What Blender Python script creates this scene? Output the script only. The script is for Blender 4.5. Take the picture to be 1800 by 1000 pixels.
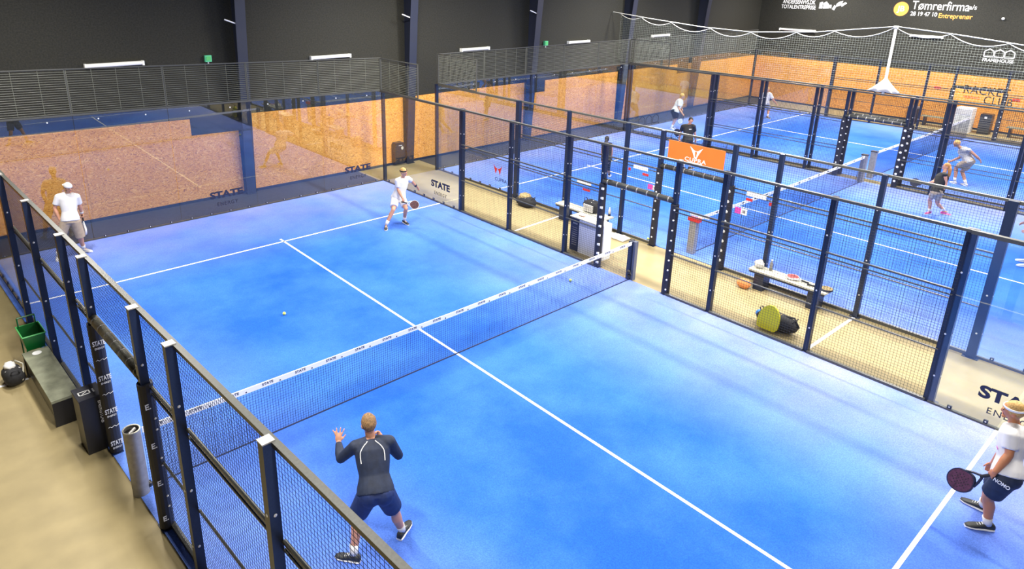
import bpy, bmesh, math, random
from mathutils import Vector, Matrix, noise

random.seed(7)
SC = bpy.context.scene
for o in list(bpy.data.objects):
    bpy.data.objects.remove(o, do_unlink=True)
COL = SC.collection

# ------------------------------------------------------------------ camera
F_PX, CX, CY = 1199.73, 824.42, 364.73
YAW, PITCH, ROLL = 0.7022, -0.3272, 0.0129
cam = bpy.data.cameras.new('camera')
cam.sensor_fit = 'HORIZONTAL'
cam.sensor_width = 36.0
cam.lens = F_PX * 36.0 / 1800.0
cam.shift_x = (900 - CX) / 1800.0
cam.shift_y = -(500 - CY) / 1800.0
cam.clip_start = 0.05
cam.clip_end = 200
co = bpy.data.objects.new('camera', cam)
COL.objects.link(co)
fwd = Vector((math.sin(YAW) * math.cos(PITCH), math.cos(YAW) * math.cos(PITCH), math.sin(PITCH)))
r0 = Vector((math.cos(YAW), -math.sin(YAW), 0))
u0 = r0.cross(fwd)
rr = math.cos(ROLL) * r0 + math.sin(ROLL) * u0
uu = -math.sin(ROLL) * r0 + math.cos(ROLL) * u0
M = Matrix(((rr.x, uu.x, -fwd.x, 0), (rr.y, uu.y, -fwd.y, 0), (rr.z, uu.z, -fwd.z, 0), (0, 0, 0, 1)))
M.translation = Vector((-6.874, -8.435, 6.477))
co.matrix_world = M
SC.camera = co

# ------------------------------------------------------------------ world, view
w = bpy.data.worlds.new('world')
SC.world = w
w.use_nodes = True
w.node_tree.nodes['Background'].inputs[0].default_value = (0.5, 0.52, 0.55, 1)
w.node_tree.nodes['Background'].inputs[1].default_value = 0.05
SC.view_settings.view_transform = 'Standard'
SC.view_settings.look = 'None'
SC.view_settings.gamma = 1.0
SC.view_settings.use_curve_mapping = False
SC.view_settings.exposure = 0.25
SC.cycles.transparent_max_bounces = 32
SC.cycles.max_bounces = 8
SC.cycles.diffuse_bounces = 4

# linear floodlights in a row just inside both long sides of every court, above the picture
LIGHT_ROWS = [(-4.85, 'left side of the near court', 390), (4.5, 'right side of the near court', 440),
              (7.8, 'left side of the middle court', 390), (17.3, 'right side of the middle court', 400),
              (18.8, 'left side of the farthest court', 400), (28.6, 'right side of the farthest court', 540)]
LIGHT_Y = (-7.6, -2.6, 2.6, 7.6)
LIGHT_Z = 7.0
LIGHT_COL = (1.0, 0.96, 0.90)


# ------------------------------------------------------------------ materials
def newmat(name):
    m = bpy.data.materials.new(name)
    m.use_nodes = True
    nt = m.node_tree
    for n in list(nt.nodes):
        nt.nodes.remove(n)
    out = nt.nodes.new('ShaderNodeOutputMaterial')
    return m, nt, out


def mat(name, col, rough=0.6, metal=0.0, var=0.0, scale=20.0, spec=0.5, bump=0.0, emit=0.0):
    m, nt, out = newmat(name)
    b = nt.nodes.new('ShaderNodeBsdfPrincipled')
    nt.links.new(b.outputs[0], out.inputs[0])
    b.inputs['Roughness'].default_value = rough
    b.inputs['Metallic'].default_value = metal
    b.inputs['Specular IOR Level'].default_value = spec
    c = (*col, 1)
    b.inputs['Base Color'].default_value = c
    if emit:
        b.inputs['Emission Color'].default_value = c
        b.inputs['Emission Strength'].default_value = emit
    if var or bump:
        tc = nt.nodes.new('ShaderNodeTexCoord')
        no = nt.nodes.new('ShaderNodeTexNoise')
        no.inputs['Scale'].default_value = scale
        no.inputs['Detail'].default_value = 5
        nt.links.new(tc.outputs['Object'], no.inputs['Vector'])
        if var:
            rmp = nt.nodes.new('ShaderNodeValToRGB')
            rmp.color_ramp.elements[0].position = 0.3
            rmp.color_ramp.elements[1].position = 0.7
            rmp.color_ramp.elements[0].color = (*[max(0, x * (1 - var)) for x in col], 1)
            rmp.color_ramp.elements[1].color = (*[min(1, x * (1 + var)) for x in col], 1)
            nt.links.new(no.outputs[0], rmp.inputs[0])
            nt.links.new(rmp.outputs[0], b.inputs['Base Color'])
        if bump:
            bp = nt.nodes.new('ShaderNodeBump')
            bp.inputs['Strength'].default_value = bump
            bp.inputs['Distance'].default_value = 0.01
            nt.links.new(no.outputs[0], bp.inputs['Height'])
            nt.links.new(bp.outputs[0], b.inputs['Normal'])
    return m


def mat_turf():
    m, nt, out = newmat('blue_turf')
    b = nt.nodes.new('ShaderNodeBsdfPrincipled')
    b.inputs['Roughness'].default_value = 0.85
    b.inputs['Specular IOR Level'].default_value = 0.25
    nt.links.new(b.outputs[0], out.inputs[0])
    tc = nt.nodes.new('ShaderNodeTexCoord')
    big = nt.nodes.new('ShaderNodeTexNoise')
    big.inputs['Scale'].default_value = 0.45
    big.inputs['Detail'].default_value = 6
    big.inputs['Roughness'].default_value = 0.6
    fine = nt.nodes.new('ShaderNodeTexNoise')
    fine.inputs['Scale'].default_value = 60
    fine.inputs['Detail'].default_value = 3
    nt.links.new(tc.outputs['Object'], big.inputs['Vector'])
    nt.links.new(tc.outputs['Object'], fine.inputs['Vector'])
    r1 = nt.nodes.new('ShaderNodeValToRGB')
    e = r1.color_ramp.elements
    e[0].position = 0.38
    e[0].color = (0.010, 0.110, 0.60, 1)
    e[1].position = 0.64
    e[1].color = (0.042, 0.185, 0.70, 1)
    nt.links.new(big.outputs[0], r1.inputs[0])
    r2 = nt.nodes.new('ShaderNodeValToRGB')
    e = r2.color_ramp.elements
    e[0].position = 0.3
    e[0].color = (0.72, 0.72, 0.78, 1)
    e[1].position = 0.7
    e[1].color = (1.2, 1.2, 1.15, 1)
    nt.links.new(fine.outputs[0], r2.inputs[0])
    mx = nt.nodes.new('ShaderNodeMix')
    mx.data_type = 'RGBA'
    mx.blend_type = 'MULTIPLY'
    mx.inputs['Factor'].default_value = 0.8
    # paler turf tone towards the ends and long sides, stronger at the near end
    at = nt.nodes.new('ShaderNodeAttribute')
    at.attribute_name = 'pale_tone'
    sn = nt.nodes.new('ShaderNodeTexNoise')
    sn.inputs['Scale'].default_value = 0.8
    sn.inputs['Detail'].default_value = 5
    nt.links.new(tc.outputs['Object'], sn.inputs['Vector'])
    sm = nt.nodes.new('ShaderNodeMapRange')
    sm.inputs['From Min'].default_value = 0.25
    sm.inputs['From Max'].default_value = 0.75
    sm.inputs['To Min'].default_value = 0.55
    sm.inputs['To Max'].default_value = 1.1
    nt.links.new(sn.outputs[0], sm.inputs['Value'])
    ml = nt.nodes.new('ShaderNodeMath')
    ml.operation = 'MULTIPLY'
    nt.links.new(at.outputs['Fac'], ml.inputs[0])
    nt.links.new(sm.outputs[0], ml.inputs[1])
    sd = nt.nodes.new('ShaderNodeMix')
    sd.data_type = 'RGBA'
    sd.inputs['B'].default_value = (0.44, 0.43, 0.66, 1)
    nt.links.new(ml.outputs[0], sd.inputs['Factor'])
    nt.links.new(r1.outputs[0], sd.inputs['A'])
    nt.links.new(sd.outputs['Result'], mx.inputs['A'])
    nt.links.new(r2.outputs[0], mx.inputs['B'])
    nt.links.new(mx.outputs['Result'], b.inputs['Base Color'])
    bp = nt.nodes.new('ShaderNodeBump')
    bp.inputs['Strength'].default_value = 0.3
    bp.inputs['Distance'].default_value = 0.008
    nt.links.new(fine.outputs[0], bp.inputs['Height'])
    nt.links.new(bp.outputs[0], b.inputs['Normal'])
    return m


def mat_osb(name, tint):
    m, nt, out = newmat(name)
    b = nt.nodes.new('ShaderNodeBsdfPrincipled')
    b.inputs['Roughness'].default_value = 0.7
    b.inputs['Specular IOR Level'].default_value = 0.25
    nt.links.new(b.outputs[0], out.inputs[0])
    geo = nt.nodes.new('ShaderNodeNewGeometry')
    mp = nt.nodes.new('ShaderNodeMapping')
    mp.inputs['Scale'].default_value = (15, 15, 26)
    nt.links.new(geo.outputs['Position'], mp.inputs['Vector'])
    wn = nt.nodes.new('ShaderNodeTexNoise')
    wn.inputs['Scale'].default_value = 3.0
    nt.links.new(geo.outputs['Position'], wn.inputs['Vector'])
    ad = nt.nodes.new('ShaderNodeVectorMath')
    ad.operation = 'MULTIPLY_ADD'
    ad.inputs[1].default_value = (7, 7, 7)
    nt.links.new(wn.outputs['Color'], ad.inputs[0])
    nt.links.new(mp.outputs[0], ad.inputs[2])
    v = nt.nodes.new('ShaderNodeTexVoronoi')
    v.inputs['Scale'].default_value = 1.8
    nt.links.new(ad.outputs[0], v.inputs['Vector'])
    sx = nt.nodes.new('ShaderNodeSeparateColor')
    nt.links.new(v.outputs['Color'], sx.inputs[0])
    r = nt.nodes.new('ShaderNodeValToRGB')
    e = r.color_ramp.elements
    e[0].position = 0.0
    e[0].color = (0.46 * tint[0], 0.23 * tint[1], 0.065 * tint[2], 1)
    e[1].position = 1.0
    e[1].color = (0.95 * tint[0], 0.66 * tint[1], 0.27 * tint[2], 1)
    k = e.new(0.18)
    k.color = (0.72 * tint[0], 0.39 * tint[1], 0.105 * tint[2], 1)
    k = e.new(0.75)
    k.color = (0.85 * tint[0], 0.50 * tint[1], 0.155 * tint[2], 1)
    nt.links.new(sx.outputs[0], r.inputs[0])
    nt.links.new(r.outputs[0], b.inputs['Base Color'])
    return m


def mat_glass():
    m, nt, out = newmat('clear_glass')
    t = nt.nodes.new('ShaderNodeBsdfTransparent')
    t.inputs[0].default_value = (0.955, 0.985, 0.985, 1)
    g = nt.nodes.new('ShaderNodeBsdfGlossy')
    g.inputs['Roughness'].default_value = 0.0
    fr = nt.nodes.new('ShaderNodeFresnel')
    geo = nt.nodes.new('ShaderNodeNewGeometry')
    mr = nt.nodes.new('ShaderNodeMapRange')      # same reflectance at the entry and the exit face of the pane
    mr.inputs['To Min'].default_value = 1.8
    mr.inputs['To Max'].default_value = 1 / 1.8
    nt.links.new(geo.outputs['Backfacing'], mr.inputs['Value'])
    nt.links.new(mr.outputs[0], fr.inputs['IOR'])
    mx = nt.nodes.new('ShaderNodeMixShader')
    nt.links.new(fr.outputs[0], mx.inputs[0])
    nt.links.new(t.outputs[0], mx.inputs[1])
    nt.links.new(g.outputs[0], mx.inputs[2])
    nt.links.new(mx.outputs[0], out.inputs[0])
    return m


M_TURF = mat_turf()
M_OSB = mat_osb('osb_board', (0.90, 0.68, 0.44))
M_GLASS = mat_glass()
M_LINE = mat('line_white', (0.92, 0.93, 0.95), 0.7)
M_FLOOR = mat('hall_floor', (0.305, 0.243, 0.117), 0.6, var=0.08, scale=3.0, bump=0.02)
M_WALL = mat('black_wall', (0.017, 0.0165, 0.011), 0.85, var=0.45, scale=26.0)
M_CEIL = mat('dark_ceiling', (0.05, 0.05, 0.055), 0.9)
M_COLUMN = mat('column_steel', (0.018, 0.022, 0.04), 0.45)
M_POST = mat('black_steel', (0.010, 0.017, 0.042), 0.36, var=0.15, scale=60)  # black steel; the navy tint paints in blue reflected from the turf
M_RAIL = mat('rail_steel', (0.068, 0.068, 0.060), 0.36, var=0.15, scale=40)
M_WIRE = mat('wire_steel', (0.010, 0.014, 0.024), 0.5)
M_WIRETOP = mat('lit_wire', (0.12, 0.125, 0.10), 0.5)  # lighter copy of the mesh wire, light it catches put into the colour
M_STRIP = mat('dark_strip', (0.035, 0.040, 0.046), 0.7, var=0.2, scale=9)  # dark grey tone of the floor strips behind the courts
M_PAD = mat('black_padding', (0.014, 0.015, 0.025), 0.6, bump=0.1, scale=15)
M_LINTEL = mat('lintel_padding', (0.035, 0.037, 0.036), 0.45, bump=0.25, scale=12)
M_LINTELPALE = mat('pale_lintel_padding', (0.15, 0.145, 0.11), 0.5, var=0.5, scale=9, bump=0.3)  # paler olive-grey padding, left fence lintel only
M_BOLT = mat('zinc_bolt', (0.75, 0.75, 0.75), 0.35, metal=0.4)
M_WHITE = mat('white_paint', (0.85, 0.85, 0.85), 0.5)
M_INK = mat('dark_print', (0.010, 0.014, 0.05), 0.6)
M_BLACKINK = mat('black_print', (0.015, 0.012, 0.012), 0.6)
M_WHITEINK = mat('white_print', (0.85, 0.85, 0.83), 0.6)
M_ORANGEINK = mat('orange_print', (0.85, 0.34, 0.06), 0.6)
M_REDINK = mat('red_print', (0.62, 0.03, 0.02), 0.5)
M_PINK = mat('pink_print', (0.72, 0.07, 0.42), 0.5)
M_BANNER = mat('orange_banner', (0.86, 0.16, 0.015), 0.6, var=0.05, scale=3)
M_NETTAPE = mat('net_tape', (0.88, 0.88, 0.90), 0.6)
M_NETCORD = mat('net_cord', (0.012, 0.022, 0.075), 0.7)
M_ROPE = mat('white_rope', (0.78, 0.77, 0.68), 0.7)
M_FINENET = mat('pale_netting', (0.45, 0.50, 0.44), 0.8)
M_ALU = mat('grey_metal', (0.30, 0.29, 0.28), 0.45, metal=0.3, var=0.15, scale=12)
M_ALUBLUE = mat('grey_blue_metal', (0.13, 0.15, 0.21), 0.45)
M_PLASTIC = mat('black_plastic', (0.015, 0.015, 0.018), 0.35)
M_BENCHTOP = mat('bench_top', (0.22, 0.23, 0.16), 0.55, var=0.35, scale=5)
M_BENCHPALE = mat('pale_bench_top', (0.60, 0.58, 0.47), 0.55, var=0.1, scale=8)
M_GREEN = mat('green_plastic', (0.004, 0.11, 0.02), 0.35)
M_GREENRIM = mat('green_rim', (0.10, 0.50, 0.14), 0.35)
M_YELLOW = mat('yellow_plastic', (0.72, 0.68, 0.02), 0.5)
M_BALL = mat('ball_felt', (0.72, 0.80, 0.12), 0.8)
M_BALLSEAM = mat('ball_seam', (0.9, 0.9, 0.8), 0.6)
M_FABRIC_B = mat('black_fabric', (0.018, 0.018, 0.02), 0.8, var=0.3, scale=25)
M_KHAKI = mat('khaki_fabric', (0.36, 0.27, 0.12), 0.85, var=0.5, scale=18)
M_CLOTHW = mat('white_cloth', (0.66, 0.65, 0.62), 0.8)
M_LAMPW = mat('lamp_white', (0.86, 0.86, 0.80), 0.5)
M_LAMPGREEN = mat('exit_green', (0.10, 0.55, 0.28), 0.5)
M_LAMPDIFF = mat('lamp_diffuser', (0.9, 0.9, 0.88), 0.4)
M_ORANGECLOTH = mat('orange_cloth', (0.8, 0.3, 0.1), 0.8)
M_BLUECLOTH = mat('blue_cloth', (0.05, 0.22, 0.6), 0.8)
M_REDCLOTH = mat('red_cloth', (0.5, 0.10, 0.10), 0.8, var=0.4, scale=30)


# ------------------------------------------------------------------ mesh builder
class MB:
    def __init__(self):
        self.v = []
        self.f = []

    def box(self, lo, hi):
        n = len(self.v)
        x0, y0, z0 = lo
        x1, y1, z1 = hi
        self.v += [(x0, y0, z0), (x1, y0, z0), (x1, y1, z0), (x0, y1, z0), (x0, y0, z1), (x1, y0, z1), (x1, y1, z1), (x0, y1, z1)]
        self.f += [tuple(n + i for i in q) for q in ((0, 3, 2, 1), (4, 5, 6, 7), (0, 1, 5, 4), (1, 2, 6, 5), (2, 3, 7, 6), (3, 0, 4, 7))]
        return self

    def cbox(self, c, s):
        return self.box([c[i] - s[i] / 2 for i in range(3)], [c[i] + s[i] / 2 for i in range(3)])

    def sweep(self, pts, rad, n=8, cap=True, up=None):
        """tube through pts; rad = list of r or (ra, rb) with lateral axis ra"""
        pts = [Vector(q) for q in pts]
        base = len(self.v)
        prev = None
        for i, q in enumerate(pts):
            t = (pts[min(i + 1, len(pts) - 1)] - pts[max(i - 1, 0)])
            if t.length < 1e-9:
                t = Vector((0, 0, 1))
            t.normalize()
            if up is not None:
                a = Vector(up) - t * Vector(up).dot(t)
            elif prev is None:
                a = Vector((1, 0, 0)) if abs(t.x) < 0.8 else Vector((0, 1, 0))
                a = a - t * a.dot(t)
            else:
                a = prev - t * prev.dot(t)
            a.normalize()
            prev = a
            b = t.cross(a)
            r = rad[i] if not isinstance(rad, (int, float)) else rad
            ra, rb = (r, r) if isinstance(r, (int, float)) else r
            for k in range(n):
                an = 2 * math.pi * k / n
                self.v.append(tuple(q + a * (ra * math.cos(an)) + b * (rb * math.sin(an))))
        for i in range(len(pts) - 1):
            for k in range(n):
                k2 = (k + 1) % n
                self.f.append((base + i * n + k, base + i * n + k2, base + (i + 1) * n + k2, base + (i + 1) * n + k))
        if cap:
            self.f.append(tuple(base + k for k in reversed(range(n))))
            e = base + (len(pts) - 1) * n
            self.f.append(tuple(e + k for k in range(n)))
        return self

    def capsule(self, p0, p1, r0, r1, n=12):
        p0, p1 = Vector(p0), Vector(p1)
        d = p1 - p0
        L = d.length
        if L < 1e-6:
            return self.ball(p0, (r0, r0, r0), n=n)
        d /= L
        pts, rad = [], []
        for a in (80, 55, 25):
            pts.append(p0 - d * r0 * math.sin(math.radians(a)))
            rad.append(r0 * math.cos(math.radians(a)))
        pts += [p0, p1]
        rad += [r0, r1]
        for a in (25, 55, 80):
            pts.append(p1 + d * r1 * math.sin(math.radians(a)))
            rad.append(r1 * math.cos(math.radians(a)))
        return self.sweep(pts, rad, n)

    def ball(self, c, r, n=16, m=10, rot=None, fn=None):
        base = len(self.v)
        c = Vector(c)
        for i in range(m + 1):
            th = math.pi * i / m
            for k in range(n):
                ph = 2 * math.pi * k / n
                q = Vector((math.sin(th) * math.cos(ph), math.sin(th) * math.sin(ph), math.cos(th)))
                q = Vector((q.x * r[0], q.y * r[1], q.z * r[2]))
                if fn:
                    q = fn(q)
                if rot is not None:
                    q = rot @ q
                self.v.append(tuple(c + q))
        for i in range(m):
            for k in range(n):
                k2 = (k + 1) % n
                self.f.append((base + i * n + k, base + (i + 1) * n + k, base + (i + 1) * n + k2, base + i * n + k2))
        return self

    def prism(self, poly, mtx, h):
        """poly: list of (x, y); extruded 0..h along local z, placed by mtx"""
        n = len(poly)
        base = len(self.v)
        for z in (0, h):
            for (x, y) in poly:
                self.v.append(tuple(mtx @ Vector((x, y, z))))
        self.f.append(tuple(base + k for k in reversed(range(n))))
        self.f.append(tuple(base + n + k for k in range(n)))
        for k in range(n):
            k2 = (k + 1) % n
            self.f.append((base + k, base + k2, base + n + k2, base + n + k))
        return self

    def wire(self, p0, p1, r):
        """4-sided open wire"""
        return self.sweep([p0, p1], r, 4, cap=False)

    def mesh(self, name, m=None, smooth=False):
        me = bpy.data.meshes.new(name)
        me.from_pydata(self.v, [], self.f)
        if m:
            me.materials.append(m)
        if smooth:
            for q in me.polygons:
                q.use_smooth = True
        me.update()
        return me

    def build(self, name, m, parent=None, smooth=False):
        return obj(name, self.mesh(name, m, smooth), parent)


def obj(name, me, parent=None, loc=None, rotz=None):
    o = bpy.data.objects.new(name, me)
    COL.objects.link(o)
    if parent is not None:
        o.parent = parent
    if loc is not None:
        o.location = loc
    if rotz is not None:
        o.rotation_euler = (0, 0, rotz)
    return o


def tag(o, label, cat, group=None):
    o['label'] = label
    o['category'] = cat
    if group:
        o['group'] = group
    return o


def struct(o, label=None):
    o['kind'] = 'structure'
    if label:
        o['label'] = label
    return o


def stuff(o):
    o['kind'] = 'stuff'
    return o


def thing(name, label, cat, loc=(0, 0, 0), rotz=0.0, group=None):
    o = bpy.data.objects.new(name, None)
    o.empty_display_size = 0.2
    COL.objects.link(o)
    o.location = loc
    o.rotation_euler = (0, 0, rotz)
    return tag(o, label, cat, group)


def frame(origin, right, up):
    r = Vector(right).normalized()
    u = Vector(up)
    u = (u - r * u.dot(r)).normalized()
    n = r.cross(u)
    m = Matrix(((r.x, u.x, n.x, 0), (r.y, u.y, n.y, 0), (r.z, u.z, n.z, 0), (0, 0, 0, 1)))
    m.translation = Vector(origin)
    return m


_tc = {}


def text_mesh(body, size, bold=0.0, extrude=0.001, spacing=1.0, align='CENTER'):
    key = (body, size, bold, extrude, spacing, align)
    if key in _tc:
        return _tc[key]
    cu = bpy.data.curves.new('lettering', 'FONT')
    cu.body = body
    cu.size = size
    cu.align_x = align
    cu.align_y = 'CENTER'
    cu.offset = bold * size
    cu.extrude = extrude
    cu.space_character = spacing
    cu.resolution_u = 4
    t = bpy.data.objects.new('lettering', cu)
    COL.objects.link(t)
    dg = bpy.context.evaluated_depsgraph_get()
    me = bpy.data.meshes.new_from_object(t.evaluated_get(dg))
    bpy.data.objects.remove(t, do_unlink=True)
    _tc[key] = me
    return me


def text(name, body, size, mtx, m, parent=None, bold=0.0, spacing=1.0, width=None, align='CENTER'):
    me = text_mesh(body, size, bold, 0.001, spacing, align).copy()
    if width:
        xs = [v.co.x for v in me.vertices]
        cur = max(xs) - min(xs)
        k = width / cur
        for v in me.vertices:
            v.co.x *= k
    me.transform(mtx)
    me.materials.clear()
    me.materials.append(m)
    return obj(name, me, parent)


def poly_mark(name, polys, mtx, m, parent=None, h=0.002):
    b = MB()
    for q in polys:
        b.prism(q, mtx, h)
    return b.build(name, m, parent)


# ------------------------------------------------------------------ hall shell
X0, X1, Y0, Y1, ZC = -11.0, 31.2, -15.0, 11.5, 8.6
struct(MB().box((X0, Y0, -0.2), (X1, Y1, 0.0)).build('floor', M_FLOOR), 'beige hall floor around the courts')
struct(MB().box((X0, Y0, ZC), (X1, Y1, ZC + 0.2)).build('ceiling', M_CEIL), 'dark hall ceiling')
for nm_, a_, b_, lab_ in (('floor_strip_1', X0, 4.9, 'dark floor strip behind the near court'), ('floor_strip_2', 7.5, X1 - 0.05, 'dark floor strip behind the middle and farthest court')):
    struct(MB().box((a_, 10.06, 0.0), (b_, Y1 - 0.04, 0.008)).build(nm_, M_STRIP), lab_)
wall_back = struct(MB().box((X0, Y1, 0), (X1 + 0.2, Y1 + 0.2, ZC)).build('wall_back', M_WALL), 'black back wall with chipboard below')
wall_right = struct(MB().box((X1, Y0, 0), (X1 + 0.2, Y1, ZC)).build('wall_right', M_WALL), 'black side wall with sponsor lettering')
struct(MB().box((X0 - 0.2, Y0, 0), (X0, Y1, ZC)).build('wall_left', M_WALL), 'black wall on the near side')
struct(MB().box((X0, Y0 - 0.2, 0), (X1, Y0, ZC)).build('wall_front', M_WALL), 'black wall behind the viewer')

# chipboard cladding: boards on both walls
NOTCH = [(-0.55, 0.85), (13.15, 14.05), (23.6, 24.6)]
bx = X0
cols = [1.0, 7.0, 13.0, 19.0, 25.0]
edges = sorted(set([X0, X1 - 0.03] + [c - 0.16 for c in cols] + [c + 0.16 for c in cols] + [n for q in NOTCH for n in q] +
                   [-8.5, -6.0, -3.4, 3.9, 9.6, 16.2, 21.4, 28.0]))
for a, b in zip(edges[:-1], edges[1:]):
    mid = (a + b) / 2
    if any(abs(mid - c) < 0.15 for c in cols) or b - a < 0.05:
        continue
    top = 1.98 if any(q[0] - 0.01 <= mid <= q[1] + 0.01 for q in NOTCH) else 2.46
    bm_b = MB().box((a + 0.002, Y1 - 0.03, 0.09), (b - 0.002, Y1 - 0.001, top))
    bm_b.v = [(x, y, z if z < 1 else z * (0.97 + 0.0075 * max(0.0, 5 - max(x, -7)))) for x, y, z in bm_b.v]   # the cladding rises slightly to the left
    obj('board', bm_b.mesh('board', M_OSB), wall_back)
MB().box((X0, Y1 - 0.035, 0.0), (X1 - 0.04, Y1 - 0.002, 0.085)).build('skirting', M_POST, wall_back)
yy = Y1 - 0.04
while yy > Y0:
    y2 = max(yy - 2.5, Y0)
    for z0, z1 in ((0.09, 0.83), (0.836, 1.62), (1.626, 2.42)):
        obj('board', MB().box((X1 - 0.03, y2 + 0.002, z0), (X1 - 0.001, yy - 0.002, z1)).mesh('board', M_OSB), wall_right)
    yy = y2
MB().box((X1 - 0.035, Y0, 0), (X1 - 0.002, Y1 - 0.04, 0.085)).build('skirting', M_POST, wall_right)

# tapered steel columns on the back wall
for i, c in enumerate(cols):
    nm = ['beside the blue notch in the far-left chipboard', 'between the nearest two courts', 'behind the middle court', 'at the corner between middle and far court', 'behind the farthest court'][i]
    b = MB()
    flange = 0.15
    prof = [(0.0, 0.18), (2.4, 0.34), (5.0, 0.52), (8.6, 0.85)]
    for s0, s1 in zip(prof[:-1], prof[1:]):
        for side in (0, 1):
            pass
    for s0, s1 in zip(prof[:-1], prof[1:]):
        z0, d0 = s0
        z1, d1 = s1
        # web + front flange as hexahedra
        for (xa, xb, f0a, f0b) in ((c - 0.02, c + 0.02, 0, 1), (c - flange, c + flange, 2, 1)):
            n = len(b.v)
            if f0a == 0:
                ya0, ya1, yb0, yb1 = Y1 - d0, Y1 - d1, Y1 - 0.001, Y1 - 0.001
            else:
                ya0, ya1, yb0, yb1 = Y1 - d0 - 0.025, Y1 - d1 - 0.025, Y1 - d0, Y1 - d1
            b.v += [(xa, ya0, z0), (xb, ya0, z0), (xb, yb0, z0), (xa, yb0, z0), (xa, ya1, z1), (xb, ya1, z1), (xb, yb1, z1), (xa, yb1, z1)]
            b.f += [tuple(n + k for k in q) for q in ((0, 3, 2, 1), (4, 5, 6, 7), (0, 1, 5, 4), (1, 2, 6, 5), (2, 3, 7, 6), (3, 0, 4, 7))]
    t = thing('steel_column', 'dark tapered steel column on the back wall ' + nm, 'column', (0, 0, 0))
    b.build('column_web', M_COLUMN, t)
    MB().box((c - 0.15, Y1 - 0.26, 0.0), (c + 0.15, Y1 - 0.001, 0.02)).build('base_plate', M_COLUMN, t)
    if i in (0, 1, 2):
        MB().sweep([(c - 0.42, Y1 - 0.45, 5.24), (c - 0.12, Y1 - 0.52, 5.12)], 0.02, 8).build('brace', M_WHITE, t)

# wall lamps: white battens on the back wall and right wall
lampspec = [('B', -3.0, -1.6, 4.16, 'white batten lamp on black wall, leftmost of the row'),
            ('B', 3.36, 4.75, 3.97, 'white batten lamp on black wall above the far corner of the near court'),
            ('B', 9.46, 10.8, 3.88, 'white batten lamp above the mesh corner of the middle court'),
            ('B', 15.3, 16.6, 3.86, 'white batten lamp right of the small green exit lamp'),
            ('B', 21.2, 22.5, 3.88, 'white batten lamp behind the pale hanging net'),
            ('R', 10.2, 8.3, 3.92, 'white batten lamp on side wall under the left sponsor lettering'),
            ('R', 3.75, 2.4, 4.02, 'white batten lamp on side wall right of the rope mast')]
for k, a, b, z, lab in lampspec:
    t = thing('wall_lamp', lab, 'lamp', group='white batten lamps')
    if k == 'B':
        MB().box((a, Y1 - 0.06, z - 0.05), (b, Y1 - 0.001, z + 0.05)).build('lamp_body', M_LAMPW, t)
        MB().sweep([(a + 0.03, Y1 - 0.09, z), (b - 0.03, Y1 - 0.09, z)], 0.05, 10).build('diffuser', M_LAMPDIFF, t)
        MB().box((a - 0.02, Y1 - 0.14, z - 0.06), (a + 0.03, Y1 - 0.002, z + 0.06)).build('end_cap', M_LAMPW, t)
        MB().box((b - 0.03, Y1 - 0.14, z - 0.06), (b + 0.02, Y1 - 0.002, z + 0.06)).build('end_cap', M_LAMPW, t)
    else:
        MB().box((X1 - 0.06, b, z - 0.05), (X1 - 0.001, a, z + 0.05)).build('lamp_body', M_LAMPW, t)
        MB().sweep([(X1 - 0.09, a - 0.03, z), (X1 - 0.09, b + 0.03, z)], 0.05, 10).build('diffuser', M_LAMPDIFF, t)
        MB().box((X1 - 0.14, b - 0.02, z - 0.06), (X1 - 0.002, b + 0.03, z + 0.06)).build('end_cap', M_LAMPW, t)
        MB().box((X1 - 0.14, a - 0.03, z - 0.06), (X1 - 0.002, a + 0.02, z + 0.06)).build('end_cap', M_LAMPW, t)
for x, z, lab in ((0.15, 4.16, 'small green exit lamp on black wall left of the first column'), (13.95, 3.9, 'small green exit lamp on black wall beside the middle column')):
    t = thing('exit_lamp', lab, 'exit lamp', group='green exit lamps')
    MB().box((x - 0.09, Y1 - 0.10, z - 0.09), (x + 0.09, Y1 - 0.001, z + 0.09)).build('housing', M_LAMPGREEN, t)
    MB().box((x - 0.06, Y1 - 0.115, z - 0.05), (x + 0.06, Y1 - 0.10, z + 0.06)).build('lens', M_GREENRIM, t)
    MB().sweep([(x, Y1 - 0.04, z - 0.09), (x, Y1 - 0.04, z - 0.17)], 0.02, 6).build('spigot', M_LAMPW, t)

# sponsor lettering on the right wall
def on_right(y, z):
    return frame((X1 - 0.004, y, z), (0, -1, 0), (0, 0, 1))


sg = thing('wall_sign', 'two rows of white capital lettering with two logo marks, high on side wall', 'sign')
text('lettering', 'ANDERSENVVS.DK', 0.30, on_right(9.42, 5.36), M_WHITEINK, sg, 0.01, width=1.75)
text('lettering', 'TOTALENTREPRISE', 0.28, on_right(9.42, 5.10), M_WHITEINK, sg, 0.01, width=1.85)
poly_mark('logo_mark', [[(0, 0), (0.16, 0), (0.16, 0.34), (0, 0.30)], [(0.2, 0), (0.5, 0.02), (0.5, 0.2), (0.34, 0.36), (0.2, 0.28)], [(0.53, 0.04), (0.62, 0.04), (0.62, 0.2), (0.53, 0.2)]],
          on_right(8.32, 5.08), M_WHITEINK, sg)
poly_mark('logo_mark', [[(0, 0.0), (0.12, -0.06), (0.2, 0.12), (0.1, 0.2)], [(0.16, 0.1), (0.42, 0.2), (0.5, 0.42), (0.3, 0.36), (0.2, 0.26)], [(0.46, 0.12), (0.7, 0.3), (0.62, 0.36), (0.42, 0.24)]],
          on_right(7.66, 5.08), M_WHITEINK, sg)
sg = thing('wall_sign', 'orange round mark beside white and orange lettering high on side wall', 'sign')
circ = [(0.33 * math.cos(a * math.pi / 16), 0.33 * math.sin(a * math.pi / 16)) for a in range(32)]
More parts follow.
